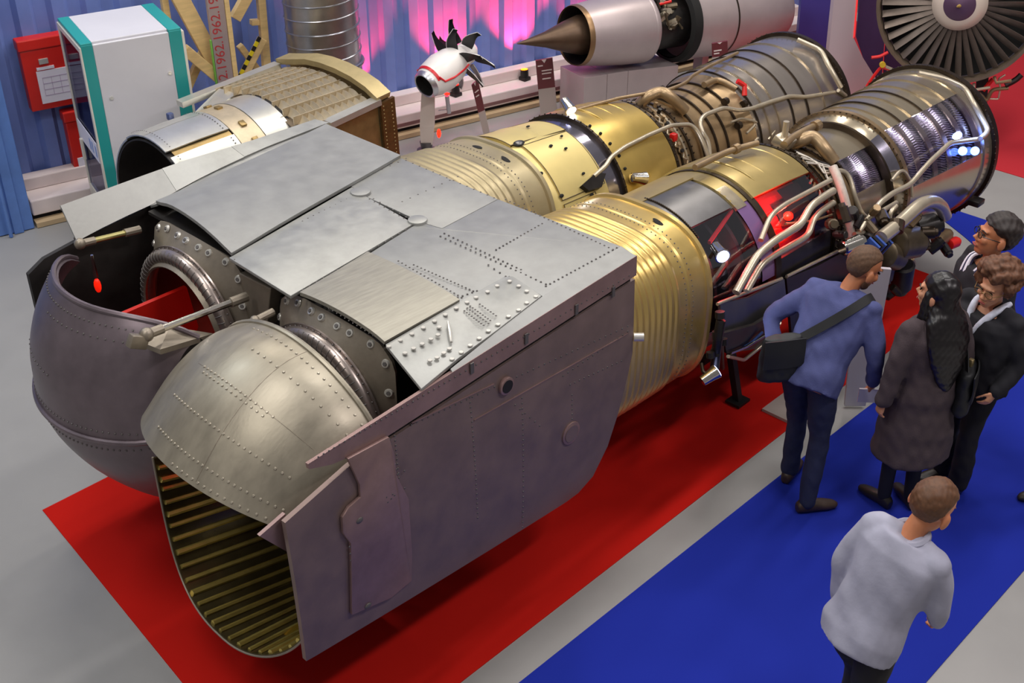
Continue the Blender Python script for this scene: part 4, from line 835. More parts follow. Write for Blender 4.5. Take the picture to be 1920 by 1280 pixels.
# --- white cabinet with teal corners
zt = 1.865; q = [atz(u, v, zt) for u, v in ((107, 34), (150, 84), (339, 52), (272, 5))]
BLc, FLc, FRc, BRc = [Vector((p[0], p[1], 0)) for p in q]
ex = (FRc-FLc); Wc = ex.length; ex.normalize(); ey = (BLc-FLc); Dc = ey.length; ey.normalize()
CB = thing('display_cabinet', 'tall light grey cabinet with teal corner strips and glazed side by the container wall', 'cabinet', FLc)
def cabbox(a0, a1, b0, b1, z0, z1): 
    m1 = MB(); m1.prism([FLc+ex*a0+ey*b0+Vector((0, 0, z0)), FLc+ex*a1+ey*b0+Vector((0, 0, z0)), FLc+ex*a1+ey*b1+Vector((0, 0, z0)), FLc+ex*a0+ey*b1+Vector((0, 0, z0))], (0, 0, z1-z0)); return m1
cabbox(0.095, Wc-0.11, 0.0, 0.03, 0.05, zt-0.02).build('front_panel', M_cab, CB, smooth=False, bevel=0.006)
cabbox(0.095, Wc-0.11, 0.03, Dc, zt-0.03, zt).build('top_panel', M_cab, CB, smooth=False, bevel=0.006)
for a0, a1 in ((0.0, 0.095), (Wc-0.11, Wc)):
    cabbox(a0, a1, -0.002, 0.028, 0.05, zt-0.012).build('corner_strip', M_teal, CB, smooth=False, bevel=0.006)
    cabbox(a0, a1, 0.0, Dc, zt-0.03, zt+0.002).build('top_strip', M_teal, CB, smooth=False, bevel=0.006)
cabbox(Wc-0.02, Wc+0.02, 0.0, Dc, 0.05, zt-0.03).build('side_panel', M_cabframe, CB, smooth=False)
cabbox(0.02, Wc, Dc-0.03, Dc, 0.05, zt-0.03).build('back_panel', mat('cabinet_inside_blue', (60, 84, 130), 0, .6), CB, smooth=False)
for b0, b1 in ((0.0, 0.045), (Dc-0.045, Dc)): cabbox(-0.012, 0.02, b0, b1, 0.0, zt-0.03).build('door_stile', M_cabframe, CB, smooth=False)
for z0, z1 in ((0.0, 0.34), (zt-0.075, zt-0.03)): cabbox(-0.012, 0.02, 0.045, Dc-0.045, z0, z1).build('door_rail', M_cabframe, CB, smooth=False)
cabbox(-0.002, 0.004, 0.045, Dc-0.045, 0.34, zt-0.075).build('side_glass', M_cabglass, CB, smooth=False)
cabbox(-0.014, -0.008, 0.07, Dc-0.06, 0.80, 0.98).build('notice_strip', M_paper, CB, smooth=False)
for b in (.10, .22, .30): cabbox(-0.0155, -0.0135, b, b+.05, 0.84, 0.94).build('notice_picture', mat('notice_blue_print', (140, 160, 210), 0, .6), CB, smooth=False)
cabbox(-0.04, -0.012, Dc-0.16, Dc-0.12, 0.62, 0.82).build('door_handle', M_cabframe, CB, smooth=False, bevel=0.006)
for a, z in ((0.17, 1.38), (Wc-0.15, 1.50)):
    c = FLc+ex*a+Vector((0, 0, z)); mb = MB(); mb.cyl(c, c-ey*0.01, 0.016, 12); mb.build('lock', M_bolt, CB)
# --- red boxes on the wall
def wallbox(name, label, corners, off, dep, lip=True):
    P = [atwall(u, v, off) for u, v in corners]; x0 = min(p[0] for p in P); x1 = max(p[0] for p in P); z0 = min(p[2] for p in P); z1 = max(p[2] for p in P)
    t = thing(name, label, 'box', wp(x0, off-dep, z0)); wall_box(x0, x1, off-dep, off, z0, z1-0.10).build('body', M_redbox, t, smooth=False, bevel=0.01)
    wall_box(x0-.012, x1+.012, off-dep, off+0.015, z1-0.10, z1).build('lid', M_redbox, t, smooth=False, bevel=0.012); return t, x0, x1, z0, z1
t, x0, x1, z0, z1 = wallbox('red_hose_box', 'large red metal box with a printed sheet on the blue container wall', ((17, 80), (45, 202), (165, 190)), -0.28, 0.12)
wall_box(x0+.10, x0+.50, -.285, -.272, z0+.06, z0+.36).build('paper_sheet', M_paper, t, smooth=False)
for k in range(4): wall_box(x0+.14, x0+.44, -.272, -.2705, z0+.13+k*.055, z0+.134+k*.055).build('print_line', M_print, t, smooth=False)
for k in range(5): wall_box(x0+.14+k*.075, x0+.143+k*.075, -.272, -.2705, z0+.13, z0+.30).build('print_line', M_print, t, smooth=False)
wall_box(x0+.14, x0+.22, -.285, -.265, z0+.42, z0+.47).build('latch', M_bolt, t, smooth=False, bevel=.005); wall_box(x0+.11, x0+.26, -.285, -.270, z0+.37, z0+.395).build('name_strip', M_paper, t, smooth=False)
t, x0, x1, z0, z1 = wallbox('red_extinguisher_box', 'narrow red box below the larger one, partly behind the cabinet', ((105, 214), (137, 325), (168, 320)), -0.28, 0.12)
wall_box(x0+.04, x0+.13, -.285, -.272, z0+.05, z0+.15).build('white_label', M_paper, t, smooth=False); wall_box(x0+.12, x0+.20, -.285, -.265, z0+.34, z0+.38).build('latch', M_bolt, t, smooth=False)
# --- timber frame with the dated steel strip
TF = thing('timber_frame', 'pale timber braced frame carrying a steel strip of stencilled dates beside the silver duct', 'timber frame', wp(1.6, 0.2))
M_strip = mat('grey_pink_steel_strip', (176, 160, 160), 0.4, 0.45, var=0.08, scale=4)
M_haz_y = mat('hazard_yellow', (226, 204, 30), 0, 0.5); M_haz_k = mat('hazard_black', (22, 22, 22), 0, 0.5)
def beam(a, b, w_, d=0.07, off=0.15, m=None, name='beam', dz=(0, 0)):
    A_ = Vector(tuple(atwall(*a, off))); B_ = Vector(tuple(atwall(*b, off))); mb = MB(); mb.bar(A_, B_, d, w_, (B_-A_).cross(WN)); return mb.build(name, m or M_wood, TF, smooth=False, bevel=0.006)
beam((318, -40), (420, 150), 0.15, off=0.12); beam((345, 92), (432, 165), 0.10, off=0.2); beam((340, 190), (382, 95), 0.07, off=0.05)
beam((452, 150), (492, 72), 0.075, off=0.16); beam((484, -60), (500, 130), 0.075, off=0.06); beam((440, 35), (476, -30), 0.10, off=0.1); beam((449, 85), (490, 140), 0.06, off=0.02); beam((470, 42), (498, 40), 0.05, off=0.04); beam((303, -30), (345, 240), 0.06, off=0.0)
A_ = Vector(tuple(atwall(436, -60, 0.24))); xm = 1.53
def vpost(x0, x1, off, dep, m, name, z1=2.6, z0=0.0): return wall_box(x0, x1, off-dep, off, z0, z1).build(name, m, TF, smooth=False, bevel=0.004)
pc = [atwall(u, v, 0.28) for u, v in ((398, 0), (434, 0), (424, 150), (449, 140))]; cx0 = (pc[0][0]+pc[2][0])/2; cx1 = (pc[1][0]+pc[3][0])/2
cs = vpost(cx0, cx1, 0.28, 0.05, M_strip, 'steel_strip'); vpost(cx1+.002, cx1+.045, 0.29, 0.07, M_wood, 'post'); vpost(cx0-.012, cx0-.002, 0.275, 0.04, mat('green_edge', (120, 190, 80), 0, .5), 'green_edge', 1.5)
text_mesh('1962.1962.1962.1962', 0.125, mat('red_stencil_paint', (176, 52, 56), 0, .6), 'date_lettering', cs, wp(cx1-0.055, 0.2815, 0.93), (0, 0, 1), -WL)
a = Vector(tuple(atwall(452, 150, 0.2))); b = Vector(tuple(atwall(492, 72, 0.2)))
for k in range(9):
    p0 = a.lerp(b, k/9); p1 = a.lerp(b, (k+1)/9); off_ = (b-a).cross(WN).normalized()*-0.03; mb = MB(); mb.bar(p0+off_, p1+off_, 0.012, 0.035, (b-a).cross(WN)); mb.build('hazard_tape', M_haz_y if k % 2 else M_haz_k, TF, smooth=False)
# --- spiral duct
M_galv = mat('galvanised_duct_metal', (172, 172, 178), 0.9, 0.28, var=0.16, scale=6)
dc = wp(2.36, 0.46); DR = 0.345; DU = thing('spiral_duct', 'vertical silver spiral-wound ventilation duct against the container wall', 'duct', dc)
mb = MB(); n = 56; mb.grid([[(dc.x+DR*math.cos(2*math.pi*k/n), dc.y+DR*math.sin(2*math.pi*k/n), z) for k in range(n)] for z in (0.0, 1.04, 3.2)], closed=True); mb.build('pipe_wall', M_galv, DU)
mb = MB(); mb.tube([(dc.x+(DR+.002)*math.cos(a_), dc.y+(DR+.002)*math.sin(a_), 0.02+3.1*a_/(2*math.pi*24)) for a_ in [2*math.pi*k/32 for k in range(32*24)]], 0.0075, 6); mb.build('spiral_seam', M_galv, DU)
mb = MB(); mb.tube([(dc.x+(DR+.012)*math.cos(2*math.pi*k/48), dc.y+(DR+.012)*math.sin(2*math.pi*k/48), 1.17) for k in range(49)], 0.018, 8); mb.build('joint_ring', M_galv, DU)
for k in range(7):
    a0 = math.radians(205+k*5); a1 = math.radians(210+k*5); mb = MB(); mb.grid([[(dc.x+(DR+.010)*math.cos(a_), dc.y+(DR+.010)*math.sin(a_), z) for a_ in (a0, a1)] for z in (1.24, 1.31)]); mb.build('hazard_tape', M_haz_k if k % 2 else M_haz_y, DU, smooth=False)
# --- thrust reverser section with cascade vanes
RY, RZ, RR = 3.22, 0.80, 0.65
def rv(x, r, a): a = math.radians(a); return Vector((x, RY+r*math.cos(a), RZ+r*math.sin(a)))
M_silver = mat('bright_silver_cowl', (206, 204, 196), 0.7, 0.34, var=0.10, scale=5)
M_vane = mat('beige_cascade_metal', (196, 180, 152), 0.5, 0.45, var=0.14, scale=12)
M_goldp = mat('gold_brown_side_plate', (160, 136, 90), 0.7, 0.4, var=0.2, scale=12)
TR = thing('thrust_reverser', 'silver thrust reverser section with open barrel and beige cascade vanes behind the nozzle', 'thrust reverser', (0.7, RY, 0.0))
def rl(prof, m, name, a0, a1, n=60, thick=0.012):
    k = max(3, int(n*(a1-a0)/360)); mb = MB(); mb.grid([[rv(x, r, a0+(a1-a0)*i/k) for i in range(k+1)] for x, r in prof], thick=thick); return mb.build(name, m, TR, ang=50)
rl([(-0.25, 0.60), (0.2, 0.63), (0.9, 0.63)], M_soot_shade, 'barrel_liner', 0, 360)
for a0, a1 in ((58, 84), (84.6, 112), (118, 142), (142.6, 176)):
    m_ = rl([(-0.25, 0.635), (0.05, 0.655), (0.32, 0.66)], M_silver, 'cowl_panel', a0, a1)
    mb = MB()
    for x in (-.2, 0.28):
        for k in range(9): p = rv(x, .652 if x < 0 else .662, a0+2+(a1-a0-4)*k/8); dome(mb, p, p-Vector((x, RY, RZ)), .006, .003)
    stuff(mb.build('rivet_rows', M_rivet_d, m_))
rl([(-0.25, 0.625), (0.32, 0.65)], M_silver, 'cowl_panel', -170, 58); rl([(-0.2, 0.62), (0.32, 0.64)], M_goldp, 'gap_liner', 112, 118)
rl([(0.33, 0.655), (0.55, 0.66)], M_vane, 'cowl_ring', 0, 360); rl([(0.555, 0.665), (0.80, 0.67)], M_silver, 'cowl_ring', 0, 360)
for a in (70, 84, 112, 128): p = rv(.45, .665, a); mb = MB(); mb.box(p, (0.05, 0.06, 0.02), Matrix.Rotation(math.radians(a-90), 3, 'X')); mb.build('latch', M_goldp, TR, bevel=.004)
rl([(0.79, 0.63), (0.83, 0.668)], M_soot_shade, 'seal_ring', 30, 160)
# cascade: rails along, vanes between, on a gently crowned deck
def cv(x, t, dz=0.0): y = 2.64+1.22*t; return Vector((x, y, 1.375+0.11*(1-(2*t-1)**2)+dz))
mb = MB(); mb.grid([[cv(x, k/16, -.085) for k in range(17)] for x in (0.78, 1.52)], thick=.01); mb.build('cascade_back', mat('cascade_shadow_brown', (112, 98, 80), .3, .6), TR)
for j in range(10):
    t = j/9; mb = MB(); mb.bar(cv(.80, t, -.03), cv(1.51, t, -.03), 0.010, 0.07); mb.build('cascade_rail', M_vane, TR, smooth=False)
for i in range(10):
    for j in range(9):
        t0 = (j+.04)/9; t1 = (j+.96)/9; x = 0.83+0.068*i; sx = 1 if j % 2 == 0 else .85
        mb = MB(); mb.grid([[cv(x+dx*sx, t0+(t1-t0)*k/3, dz+.012*math.sin(math.pi*k/3)) for k in range(4)] for dx, dz in ((0.052, 0.0), (0.036, -0.028), (0.004, -0.064))], thick=0.006); mb.build('cascade_vane', M_vane, TR)
mb = MB(); mb.prism([(0.30, 3.70, 1.20), (0.84, 3.86, 1.36), (0.84, 3.60, 1.38), (0.40, 3.55, 1.30)], (0, 0, .012)); mb.build('shoulder_plate', M_silver, TR, smooth=False)
# frame round the cascade
def rbar(P0, w_, h, m, name): 
    mb = MB(); 
    for i in range(len(P0)-1): mb.bar(P0[i], P0[i+1], w_, h)
    return mb.build(name, m, TR, smooth=False)
rbar([aty(614, 233, 2.60), aty(708, 189, 2.60)], 0.10, 0.05, M_silver, 'frame_bar'); rbar([aty(337, 195, 3.90), aty(521, 122, 3.90)], 0.09, 0.05, M_silver, 'frame_bar')
arch = [Vector((1.55, y, z)) for y, z in ((2.58, 1.40), (2.72, 1.46), (2.90, 1.50), (3.1, 1.52), (3.3, 1.52), (3.5, 1.50), (3.7, 1.45), (3.92, 1.40))]
mb = MB(); mb.grid([[p+Vector((-.05, 0, 0.0)) for p in arch], [p+Vector((.10, 0, 0.015)) for p in arch]], thick=0.05); mb.build('end_frame', mat('khaki_frame_metal', (184, 166, 120), .5, .45, var=.12, scale=9), TR)
mb = MB(); mb.grid([[Vector((1.64, p.y, p.z)) for p in arch], [Vector((1.64, p.y, 0.55)) for p in arch]], thick=0.02); mb.build('end_plate', M_goldp, TR)
sp = [aty(u, v, 2.585) for u, v in ((610, 238), (708, 192), (722, 272), (690, 256))]; x0 = 0.95
mb = MB(); mb.prism([(0.9, 2.59, 1.33), (1.52, 2.59, 1.37), (1.56, 2.59, 0.60), (0.9, 2.59, 0.60)], (0, 0.02, 0)); mb.build('side_plate', M_goldp, TR, smooth=False)
mb = MB(); mb.prism([(1.53, 2.555, 1.385), (1.68, 2.555, 1.41), (1.72, 2.555, 0.58), (1.57, 2.555, 0.60)], (0, 0.03, 0)); fp = mb.build('flange_plate', mat('brown_riveted_flange', (122, 92, 54), .7, .4, var=.2, scale=20), TR, smooth=False)
mb = MB()
for k in range(22):
    for dx in (.02, .11): dome(mb, (1.535+dx+.0018*k, 2.553, 1.36-k*.034), (0, -1, 0), .008, .004)
stuff(mb.build('rivet_rows', M_goldp, fp))
for x in (0.1, 1.2):
    mb = MB(); mb.box((x, RY, 0.075), (0.14, 1.0, 0.15)); mb.build('cradle', M_trestle, TR, smooth=False)
p = aty(319, 218, 3.75); mb = MB(); mb.box(p, (0.05, 0.05, 0.06)); mb.build('hook', mat('hook_blue_steel', (90, 100, 140), .5, .4), TR, bevel=.01)
# --- propfan model on its pedestal
PF = atz(800, 285); PF = Vector((PF[0], PF[1], 0)); DP = hdist(PF)
MP = thing('propfan_model', 'white and red propfan engine model with black scimitar blades on a white pedestal', 'engine model', PF)
M_white = mat('gloss_white_paint', (236, 232, 228), 0, 0.3); M_redp = mat('gloss_red_paint', (206, 30, 40), 0, 0.35); M_blade = mat('black_blade', (24, 22, 24), 0.2, 0.3); M_silv = mat('satin_silver', (200, 200, 206), 0.85, 0.3)
nz = Vector(tuple(onD(797, 160, DP-0.25))); hb = Vector(tuple(onD(868, 104, DP+0.16))); axd = (hb-nz).normalized(); Lp = (hb-nz).length
u_ = axd.orthogonal().normalized(); u_ = (Vector((0, 0, 1))-axd*axd.z).normalized(); v_ = axd.cross(u_)
def pod(prof, m, name, a0=0, a1=360, n=36, thick=None):
    full = a1-a0 >= 360; k = int(n*(a1-a0)/360); A_ = [math.radians(a0+(a1-a0)*i/k) for i in range(k if full else k+1)]
    mb = MB(); mb.grid([[nz+axd*(t*Lp)+(u_*math.cos(a)+v_*math.sin(a))*r for a in A_] for t, r in prof], closed=full, thick=thick); return mb.build(name, m, MP)
K = 0.195
pod([(0.02, .70*K), (0.2, .92*K), (0.45, 1.0*K), (0.7, .9*K), (0.92, .70*K), (1.0, .6*K), (1.0, 0.01)], M_white, 'nacelle')
pod([(-.02, .58*K), (-.03, .64*K), (0.0, .72*K), (0.06, .76*K), (0.06, .6*K)], M_silv, 'inlet_lip'); pod([(-.01, .58*K), (0.12, .5*K), (0.14, 0.01)], M_hole, 'inlet_duct')
pod([(0.10, .83*K), (0.15, .88*K)], M_redp, 'red_band', -70, 70, thick=.004)
for s_ in (-1, 1):
    mb = MB(); mb.tube([nz+axd*(t*Lp)+(u_*math.cos(math.radians(s_*a))+v_*math.sin(math.radians(s_*a)))*(rr*K+.002) for t, rr, a in ((.14, .88, 60), (.2, .93, 82), (.4, 1.0, 88), (.65, .93, 92), (.85, .78, 95))], 0.010, 6); mb.build('red_line', M_redp, MP)
pod([(1.0, .58*K), (1.1, .60*K), (1.2, .5*K), (1.28, .3*K), (1.32, .02*K)], M_white, 'spinner')
def scim(t, ang, name='blade'):
    c = nz+axd*(t*Lp); rows = []
    for k in range(7):
        s = k/6; r = .62*K+s*0.25; sw = 0.035*s*s; th = 0.10*(1-.4*s)*(0.7+.5*math.sin(math.pi*min(1, s+.2))); a = math.radians(ang)+6.0*sw
        rad = u_*math.cos(a)+v_*math.sin(a); tan = -u_*math.sin(a)+v_*math.cos(a); ch = (axd*0.25+tan*0.97).normalized()
        rows.append([c+rad*r+axd*sw-ch*th*.6, c+rad*r+axd*sw, c+rad*r+axd*sw+ch*th*.6])
    mb = MB(); mb.grid(rows, thick=.006); b = mb.build(name, M_blade, MP); tp = MB(); tp.grid([[q_ for q_ in rows[-2]], [q_ for q_ in rows[-1]]], thick=.008); tp.build('blade_tip', M_white, b)
    ed = MB(); ed.tube([r_[0] for r_ in rows], .0035, 5); ed.build('blade_edge', M_white, b)
for k in range(6): scim(0.80, 0+60*k)
for k in range(6): scim(1.04, 30+60*k)
bs = Vector(tuple(onD(800, 285, DP))); tp_ = Vector(tuple(onD(824, 150, DP)))
mb = MB(); pw = RV*0.085; pf = FV*0.05
def pw_(c, s): return [c-Vector(RV)*.075*s-Vector(FV)*.05*s, c+Vector(RV)*.075*s-Vector(FV)*.05*s, c+Vector(RV)*.075*s+Vector(FV)*.05*s, c-Vector(RV)*.075*s+Vector(FV)*.05*s]
mb.grid([pw_(Vector((PF.x, PF.y, z))+Vector(RV)*(0.06*z), s) for z, s in ((0.10, .8), (0.3, 1.0), (0.6, .9), (0.78, .75))], closed=True); mb.build('pedestal', mat('pedestal_white', (214, 200, 190), 0, .5), MP, smooth=False)
mb = MB(); mb.cyl(PF, PF+Vector((0, 0, .03)), .10, 20); mb.cyl(PF+Vector((0, 0, .02)), PF+Vector((0, 0, .12)), .05, 12, .07); mb.build('pedestal_foot', M_greyc, MP)
mb = MB(); mb.tube([Vector(tuple(onD(838, 180, DP))), Vector(tuple(onD(842, 212, DP)))], .022, 10); lh = mb.build('lamp_holder', M_silv, MP)
mb = MB(); mb.ell(onD(838, 176, DP), (.03, .03, .012), 10, 6); mb.build('lamp_lens', M_redlamp, MP); mb = MB(); mb.ell(onD(823, 250, DP+.04), (.022, .022, .05), 10, 6); mb.build('lamp_glow', M_redlamp, MP); mb = MB(); mb.tube([onD(840, 205, DP), onD(822, 207, DP)], .007, 6); mb.build('lamp_arm', M_silv, MP)
# --- reading signs
M_sign = mat('maroon_sign_face', (104, 46, 50), 0, 0.45); M_signpost = mat('grey_sign_post', (176, 164, 156), 0, 0.5); M_signtext = mat('sign_white_print', (220, 205, 200), 0, .6)
def sign(label, quad, split, off, txt, textlines):
    # quad in px: top-left, top-right, bottom-right, bottom-left; the sign is a board with a grey lower half
    b = [onD(u, v, off) for u, v in quad]; TLp, TRp, BRp, BLp = [Vector(tuple(p)) for p in b]
    t = thing('reading_sign', label, 'sign', ((BLp+BRp)/2)[:2]+[0] if False else Vector((((BLp+BRp)/2).x, ((BLp+BRp)/2).y, 0)), 'reading signs by the exhibits')
    sl = TLp.lerp(BLp, split); sr = TRp.lerp(BRp, split); e = Vector(FV)*0.03
    mb = MB(); mb.prism([TLp, TRp, sr, sl], e); f = mb.build('sign_face', M_sign, t, smooth=False)
    b0 = Vector((BLp.x, BLp.y, 0)); b1 = Vector((BRp.x, BRp.y, 0)); mb = MB(); mb.prism([sl, sr, b1, b0], e); mb.build('sign_post', M_signpost, t, smooth=False)
    for k, (s, w0, w1) in enumerate(textlines):
        p0 = TLp.lerp(sl, s); p1 = TRp.lerp(sr, s); q0 = p0.lerp(p1, w0); q1 = p0.lerp(p1, w1); mb = MB(); mb.bar(q0-Vector(FV)*.002, q1-Vector(FV)*.002, .004, .012); mb.build('text_line', M_signtext, f, smooth=False)
    tri = [TLp.lerp(TRp, .35), TLp.lerp(TRp, .65), TLp.lerp(TRp, .5).lerp(sl.lerp(sr, .5), .12)]; mb = MB(); mb.prism([q_-Vector(FV)*.003 for q_ in tri], Vector(FV)*.002); mb.build('logo_triangle', M_signtext, f, smooth=False)
sign('slim maroon reading sign on a grey post beside the propfan model', ((884, 160), (896, 149), (921, 262), (909, 262)), .5, hdist(atz(915, 262)), '', [(.3, .2, .8), (.45, .2, .7)])
sign('maroon reading sign on a grey post in front of the red uplight', ((1004, 114), (1036, 109), (1046, 218), (1014, 222)), .49, hdist(atz(1030, 220)), '', [(.2, .1, .4), (.38, .3, .9), (.48, .3, .85), (.66, .3, .8)])
sign('small maroon reading sign below the grey turbofan behind the far engine', ((1335, 82), (1364, 77), (1366, 140), (1337, 143)), .42, hdist((5.35, 2.25)), '', [(.55, .1, .6), (.75, .1, .45)])
# --- turbofan with its tail cone on a grey plinth
A0 = Vector((4.12, 3.47, 1.06)); A1 = Vector((7.52, 2.67, 0.84)); bd = (A1-A0).normalized(); BL_ = (A1-A0).length; bu = (Vector((0, 0, 1))-bd*bd.z).normalized(); bv = bd.cross(bu)
TB = thing('turbofan_engine', 'grey turbofan with brown tail cone and open midsection standing by the wall', 'turbofan', Vector((5.8, 3.1, 0)))
M_nac = mat('mauve_grey_nacelle', (186, 172, 172), 0.5, 0.4, var=0.08, scale=3); M_cone = mat('brown_cone_metal', (92, 72, 56), 0.6, 0.42, var=0.2, scale=9)
def bl(prof, m, name, n=56, parent=None):
    mb = MB(); mb.grid([[A0+bd*x+(bu*math.cos(2*math.pi*k/n)+bv*math.sin(2*math.pi*k/n))*r for k in range(n)] for x, r in prof], closed=True); return mb.build(name, m, parent or TB)
bl([(0, 0.004), (0.35, .08), (0.62, .165), (0.78, .205), (1.2, .20)], M_cone, 'tail_cone'); bl([(0.72, .30), (0.70, .305), (0.73, .315), (0.80, .315)], mat('bronze_lip', (146, 116, 84), .7, .35), 'nozzle_lip'); bl([(0.72, .30), (1.0, .27), (1.1, .1)], M_soot_shade, 'nozzle_duct')
bl([(0.76, .315), (1.0, .345), (1.3, .372), (1.52, .38)], M_nac, 'rear_nacelle'); bl([(1.52, .38), (1.54, .385), (1.58, .375), (1.58, .30)], M_nac, 'rear_nacelle_lip')
bl([(1.5, .27), (2.1, .27)], M_dark, 'core_casing'); bl([(1.98, .38), (2.0, .43), (2.10, .44), (2.12, .38), (1.99, .37)], M_hole, 'black_ring'); bl([(2.12, .41), (2.5, .425), (2.9, .42), (3.25, .40), (3.5, .37), (3.55, .34)], M_nac, 'front_nacelle')
bl([(2.62, .428), (2.64, .428)], M_ring, 'nacelle_seam')
for k in range(64):
    a = rng.uniform(-3.0, 1.4); x = rng.uniform(1.60, 1.95); c = A0+bd*x+(bu*math.cos(a)+bv*math.sin(a))*rng.uniform(.27, .35); d = Vector(rng.normal(size=3).tolist()).normalized()*rng.uniform(.03, .09)
    mb = MB(); mb.tube([c-d, c+d*.4, c+d], rng.uniform(.012, .035), 7); mb.build('fitting', (M_dark, M_pipe, M_olive, M_redtag if k == 7 else M_ring)[k % 4] if k != 7 else M_redtag, TB)
for k in range(10):
    a = -2.9+.06*k; mb = MB(); mb.tube([A0+bd*(1.35+.07*k)+(bu*math.cos(a)+bv*math.sin(a))*.36+Vector((0, 0, .01*(k % 3))), A0+bd*(1.45+.07*k)+(bu*math.cos(a)+bv*math.sin(a))*.40], .010, 6); mb.build('tube', M_pipeb if k % 2 else M_redtag, TB)
cT = thing('turbofan_plinth', 'mauve grey panelled plinth under the turbofan', 'plinth', wp(5.6, .55))
o0 = A0+bd*.68; o1 = A0+bd*1.9; mb = MB()
for i, (s0, s1) in enumerate(((.70, 1.0), (1.004, 1.28), (1.284, 1.98))):
    a = A0+bd*s0; b = A0+bd*s1; n_ = Vector((bd.x, bd.y, 0)).normalized().cross(Vector((0, 0, 1))); zz = lambda s: (A0+bd*s).z-.39 if s < 1.4 else .52
    mb = MB(); mb.prism([Vector((a.x, a.y, 0))+n_*.22, Vector((b.x, b.y, 0))+n_*.22, Vector((b.x, b.y, zz(s1)))+n_*.22, Vector((a.x, a.y, zz(s0)))+n_*.22], n_*-.44); mb.build('plinth_panel', M_nac, cT, smooth=False, bevel=.004)
for s0 in (2.5, 3.2):
    a = A0+bd*s0; mb = MB(); mb.bar((a.x, a.y, 0), (a.x, a.y, a.z-.38), .12, .12, (1, 0, 0)); mb.build('plinth_leg', M_nac, cT, smooth=False)
# --- big fan
FC = Vector(tuple(aty(1800, 6, 0.3))); fn = (Vector(tuple(CAM))-FC); fn.z *= .35; fn.normalize(); fu = (Vector((0, 0, 1))-fn*fn.z).normalized(); fv = fn.cross(fu); FR = 0.80
BF = thing('engine_fan', 'large grey fan with dark blades and white spinner in the far right corner', 'engine fan', Vector((FC.x, FC.y, 0)))
def fl_(prof, m, name, n=64):
    mb = MB(); mb.grid([[FC+fn*x+(fu*math.cos(2*math.pi*k/n)+fv*math.sin(2*math.pi*k/n))*r for k in range(n)] for x, r in prof], closed=True); return mb.build(name, m, BF)
M_fanring = mat('fan_case_bronze_grey', (140, 122, 104), 0.7, 0.4, var=.15, scale=8); M_fanblade = mat('fan_blade_grey', (104, 92, 84), 0.6, 0.4, var=.2, scale=9)
fl_([(-.5, FR), (0.0, FR+.0), (.05, FR+.0), (.05, FR-.035), (0.0, FR-.045), (-.5, FR-.05)], M_fanring, 'fan_case'); fl_([(-.10, FR-.05), (-.12, .2)], M_hole, 'fan_back')
fl_([(-.04, .255), (.02, .265), (.06, .24), (.10, .19), (.11, .15)], mat('white_spinner', (222, 206, 190), .2, .4), 'spinner'); fl_([(.108, .155), (.12, .14), (.15, .06), (.16, .004)], mat('spinner_violet_cap', (92, 66, 92), .3, .4), 'spinner_cap')
mb = MB(); mb.tube([FC+fn*.15, FC+fn*.19+fv*.02], [.02, .008], 8); mb.build('spinner_tip', mat('tip_ochre', (190, 160, 90), .3, .4), BF)
for k in range(38):
    a = 2*math.pi*k/38; rows = []
    for s in (0, .35, .7, 1): r = .22+s*(FR-.275); tw = .35+.6*s; tn = -fu*math.sin(a)+fv*math.cos(a); rad = fu*math.cos(a)+fv*math.sin(a); hw = .024+.032*s; rows.append([FC+rad*r-(tn*math.cos(tw)*.9+fn*math.sin(tw)*.6)*hw, FC+rad*r+(tn*math.cos(tw)*.9+fn*math.sin(tw)*.6)*hw])
    mb = MB(); mb.grid(rows, thick=.006); mb.build('fan_blade', M_fanblade, BF)
for s_ in (-1, 1):
    mb = MB(); q_ = FC-fn*.3+fv*.45*s_; mb.bar(FC-fn*.3+fv*.35*s_-Vector((0, 0, .7)), (q_.x, q_.y, .03), .12, .12, fn); mb.build('stand_leg', M_trestle, BF, smooth=False)
for a_, m_ in ((200, M_pipe), (214, M_pipeb), (160, M_pipe), (172, M_dark)):
    a = math.radians(a_); mb = MB(); rad = fu*math.cos(a)+fv*math.sin(a); mb.tube([FC+rad*(FR+.03), FC+rad*(FR+.08)+fn*.06, FC+rad*(FR+.05)-fv*.15], .018, 8); mb.build('case_pipe', m_, BF)
# pipes and red-taped valves hanging on the fan case
def fpx(u, v, dd=0.0): return Vector(tuple(onD(u, v, hdist(FC)-.12+dd)))
for px, r, m_ in (([(1634, 108), (1650, 106), (1665, 98)], .016, M_redtag), ([(1625, 162), (1640, 140), (1652, 125), (1680, 135), (1710, 140)], .016, M_redtag), ([(1660, 125), (1690, 138), (1740, 142), (1790, 150)], .018, M_pipe), ([(1843, 170), (1858, 152), (1862, 148)], .022, M_redtag), ([(1845, 185), (1872, 186), (1876, 165), (1872, 148), (1885, 140)], .010, M_pipe), ([(1835, 175), (1850, 190), (1860, 168), (1890, 165)], .022, M_pipeb), ([(1885, 160), (1905, 150), (1915, 140)], .03, M_dark)):
    mb = MB(); mb.tube(round_path([fpx(*q_) for q_ in px], r*2), r, 8); mb.build('valve_pipe', m_, BF)
mb = MB(); c = fpx(1654, 120); mb.cyl(c, c-Vector(FV)*.03, .03, 14); mb.build('yellow_cap', mat('yellow_cap', (216, 176, 40), 0, .4), BF)
